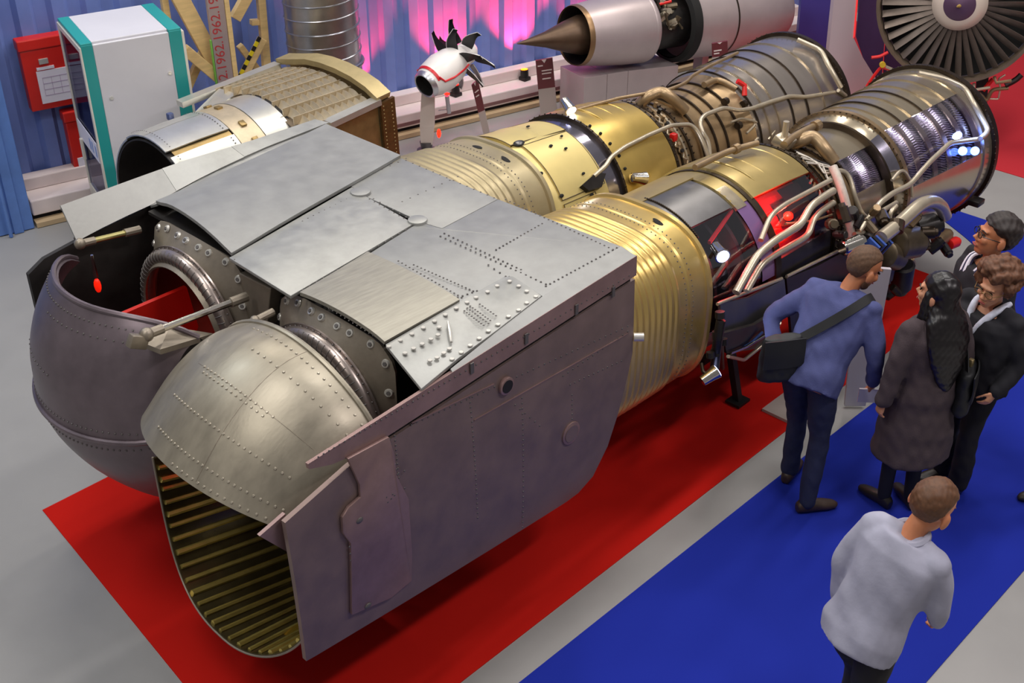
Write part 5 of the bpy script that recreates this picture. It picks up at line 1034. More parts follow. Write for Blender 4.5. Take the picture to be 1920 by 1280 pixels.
# --- blue slab and white curved pier
DPi = hdist(atz(1600, 190))
PI_ = thing('white_pier', 'white curved pier with red edge light left of the large fan', 'pier', Vector(tuple(atz(1595, 185))))
def pierpoly(px, D, th, m, name, par):
    P_ = [Vector(tuple(onD(u, v, D))) for u, v in px]; P_ = [Vector((p.x, p.y, max(p.z, .001))) for p in P_]; mb = MB(); mb.prism(P_, Vector(FV)*th); return mb.build(name, m, par, smooth=False)
M_pier = mat('pier_white_paint', (196, 180, 186), 0, 0.5); M_redneon = mat('red_edge_light', (255, 60, 60), 0, .4, emit=(255, 60, 60), estr=.5)
pierpoly([(1570, -60), (1612, -60), (1600, 70), (1618, 108), (1644, 150), (1640, 192), (1552, 192), (1554, 95)], DPi, .14, M_pier, 'pier_body', PI_)
pierpoly([(1611, -60), (1614, -60), (1603, 68), (1600, 72)], DPi-.01, .02, M_redneon, 'edge_light', PI_)
BS = thing('blue_slab', 'dark blue standing slab with a red lit edge left of the white pier', 'display panel', Vector(tuple(atz(1530, 105))))
DB_ = hdist(atz(1530, 110)); pierpoly([(1508, -60), (1572, -60), (1556, 100), (1545, 112), (1494, 112), (1496, 70)], DB_, .12, mat('slab_blue_violet', (66, 60, 140), 0, .5), 'slab_body', BS); pierpoly([(1571, -60), (1575, -60), (1560, 98), (1555, 100)], DB_-.01, .02, M_redneon, 'edge_light', BS)
PV = thing('violet_screen', 'violet folded screen between the white pier and the large fan', 'screen', Vector(tuple(atz(1640, 160)))); DV = hdist(atz(1640, 160))
pierpoly([(1618, -60), (1640, -60), (1662, 30), (1652, 160), (1636, 160), (1606, 70)], DV, .04, M_purple, 'screen_leaf', PV); pierpoly([(1641, -60), (1720, -60), (1720, 155), (1656, 158), (1665, 32)], DV+.05, .04, M_purple, 'screen_leaf', PV)
# --- red uplights on the ledge
def uplight(x, label, power, lens=M_redlamp, off=-0.20):
    c = wp(x, off, .24); t = thing('uplight', label, 'uplight', c, 'red uplights on the ledge'); d = (Vector((0, 0, 1))-WN*.16).normalized()
    mb = MB(); mb.box(c+Vector((0, 0, .02)), (.10, .10, .04)); mb.build('base', M_dark, t, bevel=.006); mb = MB(); mb.tube([c+Vector((0, 0, .03)), c+Vector((0, 0, .06))+d*.06], .045, 12); mb.build('housing', M_dark, t)
    mb = MB(); e = c+Vector((0, 0, .06))+d*.06; mb.tube([e, e+d*.008], .038, 12); mb.build('lens', lens, t)
    l = bpy.data.lights.new('uplight_beam', 'SPOT'); l.energy = power; l.color = (1.0, 0.02, 0.05); l.spot_size = math.radians(80); l.spot_blend = .6; l.shadow_soft_size = .03; o = bpy.data.objects.new('uplight_beam', l); COL.objects.link(o); o.location = e+d*.03; o.rotation_euler = d.to_track_quat('-Z', 'Y').to_euler()
uplight(3.05, 'red uplight on the ledge right of the silver duct', 190); uplight(4.12, 'red uplight on the ledge behind the propfan model', 340); uplight(5.0, 'red uplight on the ledge behind the maroon sign', 420, mat('amber_red_lens', (255, 120, 20), 0, .3, emit=(255, 110, 10), estr=8)); uplight(5.9, 'red uplight on the ledge behind the turbofan tail', 100)
# ------------------------------------------------------------------ visitors
def organic(mb, name, m, parent, voxel=0.010, smooth=4, noise=None, sub=False):
    me = bpy.data.meshes.new(name); me.from_pydata(mb.v, [], mb.f); me.update()
    o = bpy.data.objects.new('tmp_shape', me); COL.objects.link(o)
    r = o.modifiers.new('r', 'REMESH'); r.mode = 'VOXEL'; r.voxel_size = voxel; r.use_smooth_shade = True
    if smooth: s_ = o.modifiers.new('s', 'SMOOTH'); s_.factor = 0.5; s_.iterations = smooth
    dg = bpy.context.evaluated_depsgraph_get(); dg.update(); me2 = bpy.data.meshes.new_from_object(o.evaluated_get(dg)); bpy.data.objects.remove(o); bpy.data.meshes.remove(me)
    me2.materials.clear(); me2.materials.append(m)
    if noise:
        amp, sc = noise; n = len(me2.vertices); co = np.empty(n*3, dtype=np.float32); me2.vertices.foreach_get('co', co); nr2 = np.empty(n*3, dtype=np.float32); me2.vertices.foreach_get('normal', nr2)
        co = co.reshape(-1, 3); nr2 = nr2.reshape(-1, 3); d = np.zeros(n)
        for k in range(6): 
            w_ = np.array([math.sin(k*2.1+1), math.cos(k*1.3), math.sin(k*.7+2)])*sc*(1+.35*k); d += np.sin(co@w_+k*1.7)/(1+.4*k)
        co = co+nr2*(d*amp/2.5)[:, None]; me2.vertices.foreach_set('co', co.astype(np.float32).ravel()); me2.update()
    me2.shade_smooth(); me2.name = name; return link(name, me2, parent)
def loft(mb, rings, n=20):
    rows = []
    for c, ax, ay, a, b in rings:
        rows.append([c+ax*(a*math.copysign(abs(math.cos(t))**.85, math.cos(t)))+ay*(b*math.copysign(abs(math.sin(t))**.9, math.sin(t))) for t in [2*math.pi*k/n for k in range(n)]])
    k = len(mb.v); mb.grid(rows, closed=True); mb.f.append(tuple(k+n-1-i for i in range(n))); q = k+(len(rows)-1)*n; mb.f.append(tuple(q+i for i in range(n)))
def limb(mb, pts, rad, sub=5, n=14):
    mb.tube(pts, rad, n, sub=sub); mb.ell(pts[0], (rad[0],)*3, 12, 8); mb.ell(pts[-1], (rad[-1],)*3, 12, 8)
def hand(mb, w_, d, thumb, nrm, curl=0.5, k=1.0):
    d = d.normalized(); thumb = (thumb-d*thumb.dot(d)).normalized(); nrm = (nrm-d*nrm.dot(d)-thumb*nrm.dot(thumb)).normalized()
    loft(mb, [(w_-d*.02, thumb, nrm, .026*k, .020*k), (w_+d*.02*k, thumb, nrm, .032*k, .018*k), (w_+d*.06*k, thumb, nrm, .042*k, .016*k), (w_+d*.092*k, thumb, nrm, .040*k, .013*k)], 12)
    for i, (o_, L) in enumerate(((.031, .072), (.011, .080), (-.010, .074), (-.030, .058))):
        p = w_+d*.082*k+thumb*o_*k; pts = [p]; a = 0.15
        for s in (.44, .31, .25): a += curl*.75; pts.append(pts[-1]+(d*math.cos(a)+nrm*math.sin(a))*L*s*k)
        mb.tube(pts, [.0095*k, .009*k, .0085*k, .007*k], 8)
    p = w_+d*.02*k+thumb*.026*k; mb.tube([p, p+(d*.6+thumb*.7+nrm*.2)*.035*k, p+(d*.95+thumb*.55+nrm*.5)*.062*k, p+(d*1.2+thumb*.4+nrm*.7)*.080*k], [.013*k, .011*k, .010*k, .008*k], 8)
M_skin = mat('warm_skin', (206, 146, 112), 0, 0.5, var=0.06, scale=9); M_skin2 = mat('tanned_skin', (190, 122, 84), 0, 0.5, var=0.06, scale=9)
M_eye = mat('dark_eye', (30, 24, 22), 0, 0.2); M_lip = mat('lip_rose', (170, 80, 74), 0, 0.5)
M_shoe = mat('dark_shoe_leather', (34, 28, 26), 0.0, 0.4); M_jean = mat('navy_denim', (30, 36, 66), 0, 0.85, var=0.22, scale=12, bump=.2, bscale=90)
class Person:
    def __init__(s, label, loc, theta, h, lean=0.0, side=0.0, head=(None, 0.0, 0.0), shrug=0.0, bodyw=1.0, hs=1.12):
        s.k = h/1.75; s.hk = s.k*hs; s.w = bodyw; s.o = thing('person', label, 'person', (loc[0], loc[1], 0.002)); s.loc = Vector((loc[0], loc[1], 0.002))
        t = math.radians(theta); s.F = Vector((RV*math.cos(t)+FV*math.sin(t)).tolist()); s.U = Vector((0, 0, 1)); s.R = s.F.cross(s.U)
        s.lean = Matrix.Rotation(-math.radians(lean), 3, s.R) if lean else Matrix.Identity(3)
        if side: s.lean = Matrix.Rotation(math.radians(side), 3, s.F) @ s.lean
        s.piv = s.L(0, 0, .95)
        ht = math.radians(theta if head[0] is None else head[0]); s.hF = Vector((RV*math.cos(ht)+FV*math.sin(ht)).tolist()); s.hR = s.hF.cross(s.U)
        pm = Matrix.Rotation(math.radians(head[1]), 3, s.hR); s.hF = pm @ s.hF; s.hU = pm @ s.U
        rm = Matrix.Rotation(math.radians(head[2]), 3, s.hF); s.hU = rm @ s.hU; s.hR = s.hF.cross(s.hU)
        s.neck = s.T(0, -.015, 1.47); s.headc = s.neck+s.hU*0.135*s.k+s.hF*.035*s.k+(s.lean @ s.U)*.03
        s.sh = {1: s.T(.185*bodyw, -.01, 1.425+shrug), -1: s.T(-.185*bodyw, -.01, 1.425+shrug)}
    def L(s, r, f, u): return s.loc+(s.R*r+s.F*f+s.U*u)*s.k
    def T(s, r, f, u): p = s.L(r, f, u); return s.piv+s.lean @ (p-s.piv)
    def H(s, r, f, u): return s.headc+(s.hR*r+s.hF*f+s.hU*u)*s.hk
    def rel(s, p, r, f, u): return p+(s.R*r+s.F*f+s.U*u)*s.k
    def torso_rings(s, e=0.0, z0=.90, z1=1.46, wm=1.0):
        lr = s.lean @ s.R; lf = s.lean @ s.F; out = []
        for u, a, b, f in ((.86, .165, .115, -.005), (.95, .17, .12, -.005), (1.06, .15, .108, .0), (1.18, .158, .115, .01), (1.30, .178, .122, .01), (1.38, .182, .112, .0), (1.43, .15, .09, -.005), (1.47, .085, .07, -.012), (1.50, .058, .058, -.014)):
            if z0-.001 <= u <= z1+.001: out.append((s.T(0, f, u), lr, lf, (a*s.w*wm+e)*s.k, (b*s.w*wm+e)*s.k))
        return out
    def pose(s, elbow, wrist, hip=None, knee=None, ankle=None, toe=None):
        s.el = {}; s.wr = {}
        for sd in (1, -1): s.el[sd] = s.rel(s.sh[sd], *elbow[sd]); s.wr[sd] = s.rel(s.el[sd], *wrist[sd])
        s.hp = {sd: s.L(.09*sd, 0, .92) for sd in (1, -1)}
        s.an = {sd: s.L(*ankle[sd]) for sd in (1, -1)}; s.kn = {}
        for sd in (1, -1):
            m_ = (s.hp[sd]+s.an[sd])/2; s.kn[sd] = m_+s.F*(knee[sd] if knee else .035)*s.k+s.U*.02*s.k
        s.toe = {sd: (s.R*math.sin(math.radians(toe[sd] if toe else 12*sd))+s.F*math.cos(math.radians(toe[sd] if toe else 12*sd))) for sd in (1, -1)}
    def body(s, skin, curl=(.5, .5), handdir=None, thumb=None, female=False):
        k = s.k; mb = MB(); loft(mb, s.torso_rings(-.02, .86, 1.50))
        limb(mb, [s.neck-s.U*.02, s.neck+(s.headc-s.neck)*.5], [.056*k, .052*k])
        for sd in (1, -1):
            limb(mb, [s.sh[sd], s.el[sd], s.wr[sd]], [.045*k, .036*k, .025*k]); d = (s.wr[sd]-s.el[sd]).normalized()
            if handdir and handdir.get(sd) is not None: d = handdir[sd]
            th = thumb[sd] if thumb and thumb.get(sd) is not None else s.F
            hand(mb, s.wr[sd], d, th, -s.R*sd*1.0 if abs(d.z) > .5 else -s.U, curl[0 if sd == 1 else 1], k*(.92 if female else 1.0))
            limb(mb, [s.hp[sd], s.kn[sd], s.an[sd]], [.075*k, .05*k, .034*k]); limb(mb, [s.an[sd]-s.U*.02, s.an[sd]+s.toe[sd]*.11*k-s.U*.055*k], [.030*k, .018*k])
        R3 = Matrix((s.hR, s.hF, s.hU)).transposed(); q = s.hk*(.96 if female else 1.0)
        def he(c, r): mb.ell(s.H(*c), tuple(x*q for x in r), 20, 14, R3)
        he((0, -.014, .035), (.075, .094, .088)); he((0, .022, -.03), (.061, .068, .082)); he((0, .054, -.088), (.032, .028, .024)); he((0, .045, -.06), (.048, .038, .035))
        he((0, .076, .026), (.050, .018, .011)); he((.032, .066, -.025), (.024, .022, .022)); he((-.032, .066, -.025), (.024, .022, .022)); he((0, .083, -.062), (.024, .012, .012))
        mb.tube([s.H(0, .080, .016), s.H(0, .098, -.012), s.H(0, .110, -.030)], [.008*q, .011*q, .014*q], 8); he((.012, .094, -.034), (.010, .011, .008)); he((-.012, .094, -.034), (.010, .011, .008))
        for sd in (1, -1): he((.082*sd, -.008, -.012), (.011, .022, .034))
        b = organic(mb, 'body', skin, s.o, .0072, 3); s.b = b; s.q = q
        for sd in (1, -1):
            e = MB(); e.ell(s.H(.030*sd, .0815, .006), (.013*q, .006*q, .0065*q), 12, 8, R3); e.build('eye', M_eye, s.o)
            e = MB(); e.tube([s.H(.012*sd, .094, .024), s.H(.032*sd, .093, .030), s.H(.050*sd, .080, .024)], [.003, .0045, .002], 6); e.build('eyebrow', s.hairm, s.o)
        e = MB(); e.ell(s.H(0, .0945, -.062), (.024*q, .006*q, .006*q), 12, 8, R3); e.build('mouth', M_lip, s.o)
        return b
    def shoes(s, m):
        for sd in (1, -1):
            mb = MB(); a = s.an[sd]; t = s.toe[sd]; k = s.k; z0 = s.loc.z; sv = t.cross(s.U); base = Vector((a.x, a.y, z0))
            loft(mb, [(base-t*.065*k+s.U*.035, sv, s.U, .030*k, .034), (base-t*.03*k+s.U*.05, sv, s.U, .040*k, .05), (base+t*.05*k+s.U*.042, sv, s.U, .042*k, .042), (base+t*.13*k+s.U*.032, sv, s.U, .046*k, .032), (base+t*.185*k+s.U*.025, sv, s.U, .036*k, .024), (base+t*.21*k+s.U*.02, sv, s.U, .014*k, .014)], 14)
            organic(mb, 'shoe', m, s.o, .009, 3)
    def trousers(s, m, w_=1.0, noise=(.006, 26), flare=1.0):
        mb = MB(); loft(mb, s.torso_rings(.014, .86, 1.06)); k = s.k
        for sd in (1, -1): 
            hp = s.hp[sd]; kn = s.kn[sd]; an = s.an[sd]; limb(mb, [hp-s.U*.01, hp.lerp(kn, .45), kn, kn.lerp(an, .5), an+s.U*.0], [.098*k*w_, .085*k*w_, .066*k*w_, .062*k*w_*flare, .056*k*w_*flare])
        return organic(mb, 'trousers', m, s.o, .010, 5, noise)
    def top(s, m, name='sweater', z0=.86, e=.022, sl=.93, noise=(.008, 24), rs=(.066, .056, .046), skirt=None, wm=1.0, z1=1.47):
        mb = MB(); loft(mb, s.torso_rings(e, z0, z1, wm)); k = s.k
        for sd in (1, -1):
            w_ = s.el[sd].lerp(s.wr[sd], sl if not hasattr(sl, '__len__') else sl[0 if sd == 1 else 1])
            limb(mb, [s.sh[sd]-(s.sh[sd]-s.T(0, 0, 1.40))*.12, s.sh[sd].lerp(s.el[sd], .5), s.el[sd], w_], [rs[0]*k*1.05, rs[0]*k*.98, rs[1]*k, rs[2]*k]); limb(mb, [s.sh[sd], s.T(.05*sd, -.01, 1.46)], [.062*k, .05*k])
        if skirt:
            lr, lf = s.R, s.F; loft(mb, [(s.T(0, 0, 1.02), lr, lf, .19*k, .14*k), (s.L(0, 0, .86), lr, lf, .225*k, .17*k), (s.L(0, 0, .70), lr, lf, .25*k, .20*k), (s.L(0, 0, skirt), lr, lf, .265*k, .215*k)])
        return organic(mb, name, m, s.o, .010, 5, noise)
    def hair_cap(s, m, length=0.0, thick=.014, noise=(.006, 90), front=.03, back=-.05, extra=None, sidef=.3):
        R3 = Matrix((s.hR, s.hF, s.hU)).transposed(); q = s.q; mb = MB(); v = []
        # a shell over the skull that leaves the face free
        rows = []
        for i in range(15):
            row = []
            for j in range(28):
                az = 2*math.pi*j/28; fw_ = math.sin(az)       # +1 = face side
                lim = math.radians(62+ (0 if fw_ > 0 else 0))
                low_ = (front if fw_ > sidef else front+(back-front)*min(1, (sidef-fw_)/.6))
                zt_ = .035+.088+thick; t = i/14; zz = low_+(zt_-low_)*math.sin(t*math.pi/2); uz = min(1, max(-1, (zz-.035)/(.088+thick))); rr = math.sqrt(max(0.0004, 1-uz*uz))
                row.append(s.H(math.cos(az)*(.075+thick)*rr*q/s.hk, (-.014+fw_*(.094+thick*(1 if fw_ < .3 else .5))*rr)*q/s.hk, zz*q/s.hk))
            rows.append(row)
        mb.grid(rows, closed=True); k0 = 0; mb.f.append(tuple(range(27, -1, -1))); n0 = 14*28; mb.f.append(tuple(n0+i for i in range(28)))
        if extra: extra(mb)
        return organic(mb, 'hair', m, s.o, .007, 3, noise)
def glasses(s, m):
    for sd in (1, -1):
        mb = MB(); c = s.H(.031*sd, .100, .004); mb.tube([c+s.hR*(.026*math.cos(a))+s.hU*(.019*math.sin(a)) for a in [2*math.pi*i/20 for i in range(21)]], .0028, 6); mb.build('glasses_rim', m, s.o)
        mb = MB(); mb.tube([s.H(.058*sd, .097, .008), s.H(.078*sd, .05, .008), s.H(.084*sd, -.01, .004)], .003, 6); mb.build('glasses_arm', m, s.o)
    mb = MB(); mb.tube([s.H(-.008, .104, .008), s.H(.008, .104, .008)], .003, 6); mb.build('glasses_bridge', m, s.o)
def satchel(name, label, c, ex_, ez_, w_, h_, d_, strap, m):
    t = thing(name, label, 'bag', c-ez_*h_*.5); ey_ = ex_.cross(ez_).normalized(); mb = MB()
    loft(mb, [(c-ez_*h_*.5, ex_, ey_, w_*.46, d_*.36), (c-ez_*h_*.42, ex_, ey_, w_*.5, d_*.5), (c, ex_, ey_, w_*.5, d_*.52), (c+ez_*h_*.42, ex_, ey_, w_*.47, d_*.4), (c+ez_*h_*.5, ex_, ey_, w_*.44, d_*.26)], 20); organic(mb, 'bag_body', m, t, .009, 4, (.006, 30))
    mb = MB(); rows = []
    for i in range(7): 
        z = .52-.62*i/6; rows.append([c+ex_*(w_*.47*x)+ez_*(h_*(z-.04*x*x))+ey_*(d_*(.53-.16*x*x-.3*max(0, z-.25))) for x in (-1, -.6, -.3, 0, .3, .6, 1)])
    mb.grid(rows, thick=.008); mb.build('flap', m, t); mb = MB()
    P_ = resamp_s([Vector(tuple(p)) for p in strap], 28); rows = []
    return t, P_
def ribbon(P_, up, width, m, name, parent, th=.006):
    rows = []
    for i, p in enumerate(P_):
        d = (P_[min(i+1, len(P_)-1)]-P_[max(i-1, 0)]).normalized(); u = up[i] if hasattr(up, '__len__') and not isinstance(up, Vector) else up; sv = d.cross(u).normalized(); rows.append([p-sv*width/2, p+sv*width/2])
    mb = MB(); mb.grid(rows, thick=th); return mb.build(name, m, parent)
hv = lambda t: Vector((RV*math.cos(math.radians(t))+FV*math.sin(math.radians(t))).tolist())
# ---- man leaning towards the engine
M_hair1 = mat('short_brown_hair', (92, 66, 46), 0, 0.7, var=.3, scale=60); M_sweat = mat('slate_blue_sweater', (74, 80, 128), 0, 0.9, var=.12, scale=8, bump=.2, bscale=160)
M_bag = mat('black_nylon_bag', (20, 21, 24), 0, 0.6, var=.2, scale=10)
A1_ = Person('man in slate blue sweater and jeans leaning towards the cutaway engine', (1.09, -1.88), 50, 1.80, lean=34, side=2, head=(20, -22, 4)); A1_.hairm = M_hair1
A1_.pose({1: (.09, -.04, -.28), -1: (-.16, -.16, -.19)}, {1: (-.03, .10, -.23), -1: (.10, -.14, -.17)}, ankle={1: (.13, -.05, .085), -1: (-.11, .16, .085)}, knee={1: .05, -1: .06}, toe={1: 38, -1: -8})
A1_.body(M_skin2, curl=(.5, .6)); A1_.shoes(mat('brown_trainer', (56, 40, 32), 0, .5, var=.3, scale=20)); A1_.trousers(M_jean); A1_.top(M_sweat, z0=.86, e=.028, sl=(.90, .55), wm=1.06); A1_.hair_cap(M_hair1, thick=.007, noise=(.002, 120), front=.085, back=-.055, sidef=.06)
mb = MB(); R3 = Matrix((A1_.hR, A1_.hF, A1_.hU)).transposed(); mb.ell(A1_.H(0, .050, -.085), (.042, .040, .034), 14, 10, R3); mb.ell(A1_.H(.05, .02, -.06), (.016, .03, .04), 12, 8, R3); mb.ell(A1_.H(-.05, .02, -.06), (.016, .03, .04), 12, 8, R3); organic(mb, 'beard', mat('brown_stubble', (96, 66, 48), 0, .8), A1_.o, .007, 3, (.002, 140))
mb = MB(); mb.box(A1_.wr[1]+Vector((0, 0, -.10)), (.012, .14, .10), Matrix.Rotation(.7, 3, 'Z')); tag(mb.build('folded_leaflet', M_paper, smooth=False), 'white folded leaflet in the right hand of the man in blue', 'leaflet')
bc = A1_.T(-.13, -.215, .97); sp_ = [bc+Vector((0, 0, .12))+hv(0)*.05, A1_.T(-.10, -.165, 1.10), A1_.T(.02, -.17, 1.24), A1_.T(.12, -.145, 1.38), A1_.T(.165, -.06, 1.485), A1_.T(.15, .05, 1.48), A1_.T(.06, .155, 1.30), A1_.T(-.10, .16, 1.12), A1_.T(-.22, .02, 1.02), A1_.T(-.24, -.12, 1.02)]
bt, P_ = satchel('shoulder_bag', 'black nylon messenger bag slung behind the man in the blue sweater', bc, hv(12), Vector((0, 0, 1)), .27, .30, .13, sp_, M_bag)
ax_ = [(p-A1_.T(0, 0, 1.2)) for p in P_]; ax_ = [(v-Vector((0, 0, v.z*.4))).normalized() for v in ax_]; ribbon(P_, ax_, .055, M_bag, 'strap', bt)
# ---- woman with long black hair
M_hairk = mat('glossy_black_hair', (22, 18, 20), 0, 0.35, var=.3, scale=40, stretch=(6, 6, 1)); M_coat = mat('charcoal_brown_coat', (70, 58, 62), 0, 0.9, var=.14, scale=12, bump=.2, bscale=120); M_tight = mat('black_tights', (20, 18, 22), 0, 0.7)
B1_ = Person('woman with long black hair in a charcoal coat seen from behind', (1.50, -2.42), 112, 1.67, lean=3, head=(138, 4, 0), bodyw=1.02, hs=1.15); B1_.hairm = M_hairk
B1_.pose({1: (.07, -.03, -.27), -1: (-.07, -.02, -.27)}, {1: (-.02, .06, -.22), -1: (-.03, .02, -.23)}, ankle={1: (.07, -.02, .085), -1: (-.09, .05, .085)})
B1_.body(M_skin, female=True); B1_.shoes(M_shoe); B1_.trousers(M_tight, .82, None); B1_.top(M_coat, 'coat', z0=.86, e=.038, sl=.92, skirt=.47, rs=(.074, .066, .056), wm=1.04)
def longhair(mb):
    s = B1_; lr, lf = s.hR, s.hF
    loft(mb, [(s.H(0, -.04, .06), lr, lf, .085, .07), (s.H(0, -.055, -.03), lr, lf, .095, .075), (s.T(.0, -.10, 1.50), s.R, s.F, .135, .070), (s.T(.0, -.145, 1.38), s.R, s.F, .15, .045), (s.T(.01, -.155, 1.24), s.R, s.F, .125, .038), (s.T(.03, -.15, 1.10), s.R, s.F, .075, .028), (s.T(.04, -.15, 1.02), s.R, s.F, .03, .018)], 18)
    limb(mb, [s.H(-.075, .02, .02), s.H(-.085, .015, -.10), s.T(-.10, .0, 1.42), s.T(-.12, .04, 1.30)], [.022, .03, .04, .02]); limb(mb, [s.H(.075, .01, .02), s.H(.088, .0, -.10), s.T(.11, -.03, 1.42)], [.022, .03, .045])
B1_.hair_cap(M_hairk, thick=.016, noise=(.004, 60), front=.055, back=-.09, extra=longhair)
bc = B1_.T(.235, -.10, .98); bt, P_ = satchel('handbag', 'black shoulder handbag hanging at the right side of the long-haired woman', bc, hv(70), Vector((0, 0, 1)), .30, .30, .12, [bc+Vector((0, 0, .13))+hv(70)*.10, B1_.T(.215, .02, 1.25), B1_.T(.17, .0, 1.495), B1_.T(.215, -.08, 1.25), bc+Vector((0, 0, .13))-hv(70)*.10], M_bag)
ribbon(P_, B1_.R, .03, M_bag, 'strap', bt); c = B1_.T(.235, -.12, 1.16); mb = MB(); mb.box(c, (.03, .03, .05)); mb.build('buckle', mat('pale_gold_buckle', (210, 190, 140), .8, .3), bt, bevel=.006)
# ---- woman with curly hair
M_curl = mat('auburn_curly_hair', (98, 62, 40), 0, 0.65, var=.45, scale=40); M_jack = mat('black_jacket', (24, 23, 30), 0, 0.85, var=.2, scale=8)
C1_ = Person('smiling woman with short curly auburn hair and white collar, dark jacket', (1.94, -2.56), 208, 1.64, lean=2, head=(216, -8, -6), bodyw=1.1, hs=1.2); C1_.hairm = M_curl
C1_.pose({1: (.06, .0, -.27), -1: (-.07, -.04, -.27)}, {1: (-.04, .12, -.19), -1: (.02, .14, -.18)}, ankle={1: (.09, .0, .085), -1: (-.09, .03, .085)})
C1_.body(M_skin, female=True); C1_.shoes(M_shoe); C1_.trousers(mat('black_trousers', (22, 20, 24), 0, .85), 1.05, flare=1.15); C1_.top(M_jack, 'jacket', z0=.86, e=.036, rs=(.070, .06, .052), wm=1.05, z1=1.43)
def curls(mb):
    s = C1_; g = np.random.default_rng(3)
    for i in range(150):
        d = g.normal(size=3); d /= np.linalg.norm(d)
        if d[1] > .35 and d[2] < .45: continue
        if d[2] < -.45: continue
        r = .026+g.uniform()*.014; mb.ell(s.H(d[0]*.098, -.018+d[1]*.108, .045+d[2]*.105), (r, r, r), 8, 6)
C1_.hair_cap(M_curl, thick=.022, noise=(.008, 70), front=.075, back=-.06, extra=curls)
glasses(C1_, mat('thin_gold_frame', (150, 120, 80), .6, .3))
mb = MB(); s = C1_
for sd in (1, -1): limb(mb, [s.T(.085*sd, -.06, 1.50), s.T(.085*sd, .05, 1.48), s.T(.045*sd, .14, 1.38), s.T(.012*sd, .18, 1.24)], [.018, .022, .024, .016])
organic(mb, 'blouse_collar', mat('white_blue_blouse', (206, 210, 226), 0, .8, var=.2, scale=40), s.o, .008, 3)
# ---- man with glasses
M_hairg = mat('dark_wavy_hair', (42, 33, 30), 0, 0.6, var=.4, scale=50)
G1_ = Person('man with dark hair and glasses in a black jacket and striped scarf', (2.34, -2.31), 192, 1.70, lean=-2, head=(180, 12, 0), hs=1.22); G1_.hairm = M_hairg
G1_.pose({1: (.05, -.02, -.28), -1: (-.06, -.03, -.28)}, {1: (-.05, .14, -.19), -1: (.03, .14, -.19)}, ankle={1: (.1, .0, .085), -1: (-.1, .03, .085)})
G1_.body(M_skin2); G1_.shoes(M_shoe); G1_.trousers(mat('dark_grey_trousers', (34, 32, 38), 0, .85)); G1_.top(M_jack, 'jacket', e=.036, rs=(.074, .062, .054), wm=1.06, z1=1.43); G1_.hair_cap(M_hairg, thick=.022, noise=(.008, 55), front=.068, back=-.075, sidef=.1)
glasses(G1_, mat('black_spectacle_frame', (18, 16, 16), .2, .3))
s = G1_
for k in range(6):
    mb = MB(); y0 = .035+.012*k
    for sd in (1, -1):
        pts = [s.T(sd*(.062+.010*(k % 3)), -.03+.02*(k//3), 1.485), s.T(sd*(.066+.010*(k % 3)), .06+.02*(k//3), 1.47), s.T(sd*(.030+.018*(k % 3)), .125+.012*(k//3), 1.36), s.T(sd*(.022+.018*(k % 3)), .15+.01*(k//3), 1.16)]; mb2 = MB(); limb(mb2, pts, [.012, .013, .013, .011], n=8); mb2.build('scarf_stripe', M_paper if k % 2 else mat('navy_scarf', (40, 40, 72), 0, .8), s.o)
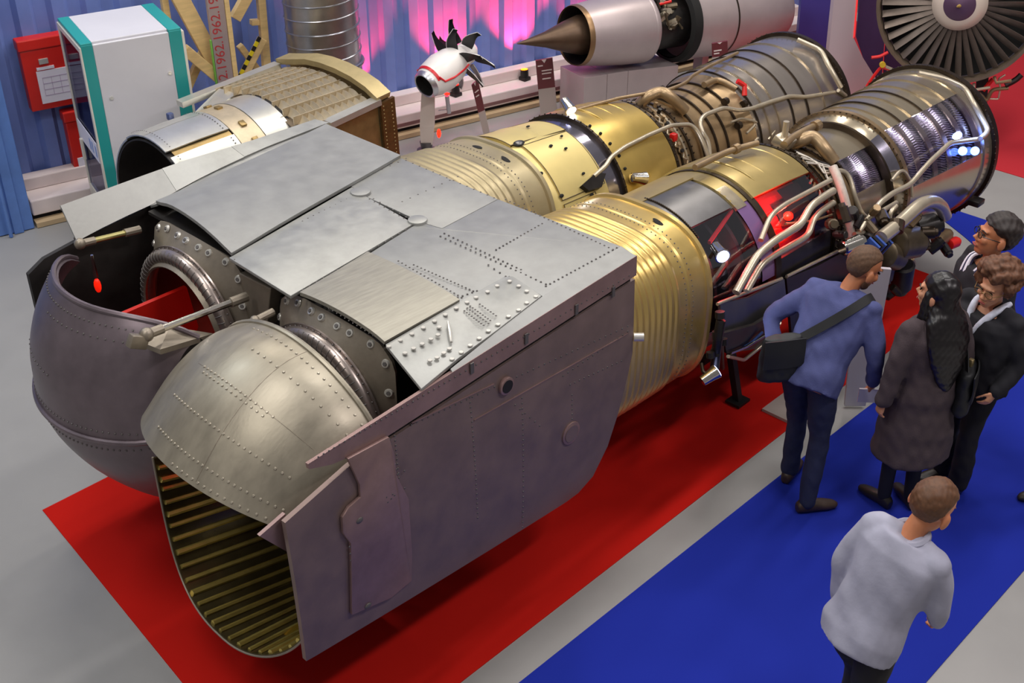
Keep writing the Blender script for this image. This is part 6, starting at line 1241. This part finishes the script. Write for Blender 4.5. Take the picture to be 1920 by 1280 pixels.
# ---- man in light shirt walking past in the foreground
M_shirt = mat('pale_grey_shirt', (164, 164, 182), 0, 0.8, var=.08, scale=6, bump=.15, bscale=30); M_hairb = mat('thin_brown_hair', (96, 62, 38), 0, 0.6, var=.3, scale=50)
W1_ = Person('man in a pale grey shirt and dark trousers walking past in the right foreground', (-.55, -3.20), 40, 1.74, lean=22, side=3, head=(36, -22, 8), hs=1.18, bodyw=.92); W1_.hairm = M_hairb
W1_.pose({1: (.04, .03, -.28), -1: (-.07, -.08, -.27)}, {1: (-.06, .14, -.18), -1: (.02, .02, -.25)}, ankle={1: (.10, -.22, .085), -1: (-.10, .24, .085)}, knee={1: .06, -1: .06})
W1_.body(mat('ruddy_skin', (206, 132, 92), 0, .5, var=.06, scale=9)); W1_.shoes(M_shoe); W1_.trousers(mat('black_cotton_trousers', (26, 24, 30), 0, .85)); W1_.top(M_shirt, 'shirt', z0=.86, e=.034, sl=.90, noise=(.012, 14), rs=(.070, .060, .050), wm=1.04); W1_.hair_cap(M_hairb, thick=.008, noise=(.003, 90), front=.085, back=-.06, sidef=.05)
s = W1_; mb = MB(); pts = [s.neck+(s.R*math.sin(a)*.075+s.F*math.cos(a)*.075)+s.U*(.015+.01*math.cos(a)) for a in [2*math.pi*i/20 for i in range(21)]]; mb.tube(pts, .020, 8); mb.build('shirt_collar', M_shirt, s.o)
# ---- visitor cut by the right edge of the photograph
E1_ = Person('visitor in a dark red jacket at the far right edge', (2.20, -3.16), 200, 1.66, head=(200, 0, 0)); E1_.hairm = M_hairg
E1_.pose({1: (.06, .02, -.27), -1: (-.07, -.02, -.27)}, {1: (.02, .16, -.12), -1: (.02, .12, -.2)}, ankle={1: (.1, .0, .085), -1: (-.1, .03, .085)})
E1_.body(M_skin); E1_.shoes(M_shoe); E1_.trousers(mat('black_trousers', (22, 20, 24), 0, .85)); E1_.top(mat('dark_red_jacket', (92, 24, 36), 0, .7), 'jacket', e=.034); E1_.hair_cap(M_hairg, thick=.016, front=.06, back=-.07)
# ---- pale reading panel leaning behind the man in blue
RP = thing('information_stand', 'pale grey upright reading panel behind the man in the blue sweater', 'information panel', Vector((1.93, -1.30, 0.0)))
pp = [Vector(tuple(onD(u, v, hdist((1.93, -1.30))))) for u, v in ((1612, 500), (1672, 505), (1628, 735), (1588, 735))]
mb = MB(); mb.prism([pp[0], pp[1], Vector((pp[2].x, pp[2].y, .02)), Vector((pp[3].x, pp[3].y, .02))], Vector(FV)*.03); mb.build('panel_board', mat('panel_pale_grey', (170, 166, 172), 0, .5), RP, smooth=False, bevel=.004)
mb = MB(); mb.box((1.93, -1.30, .012), (.30, .22, .022)); mb.build('panel_foot', M_signpost, RP, smooth=False)
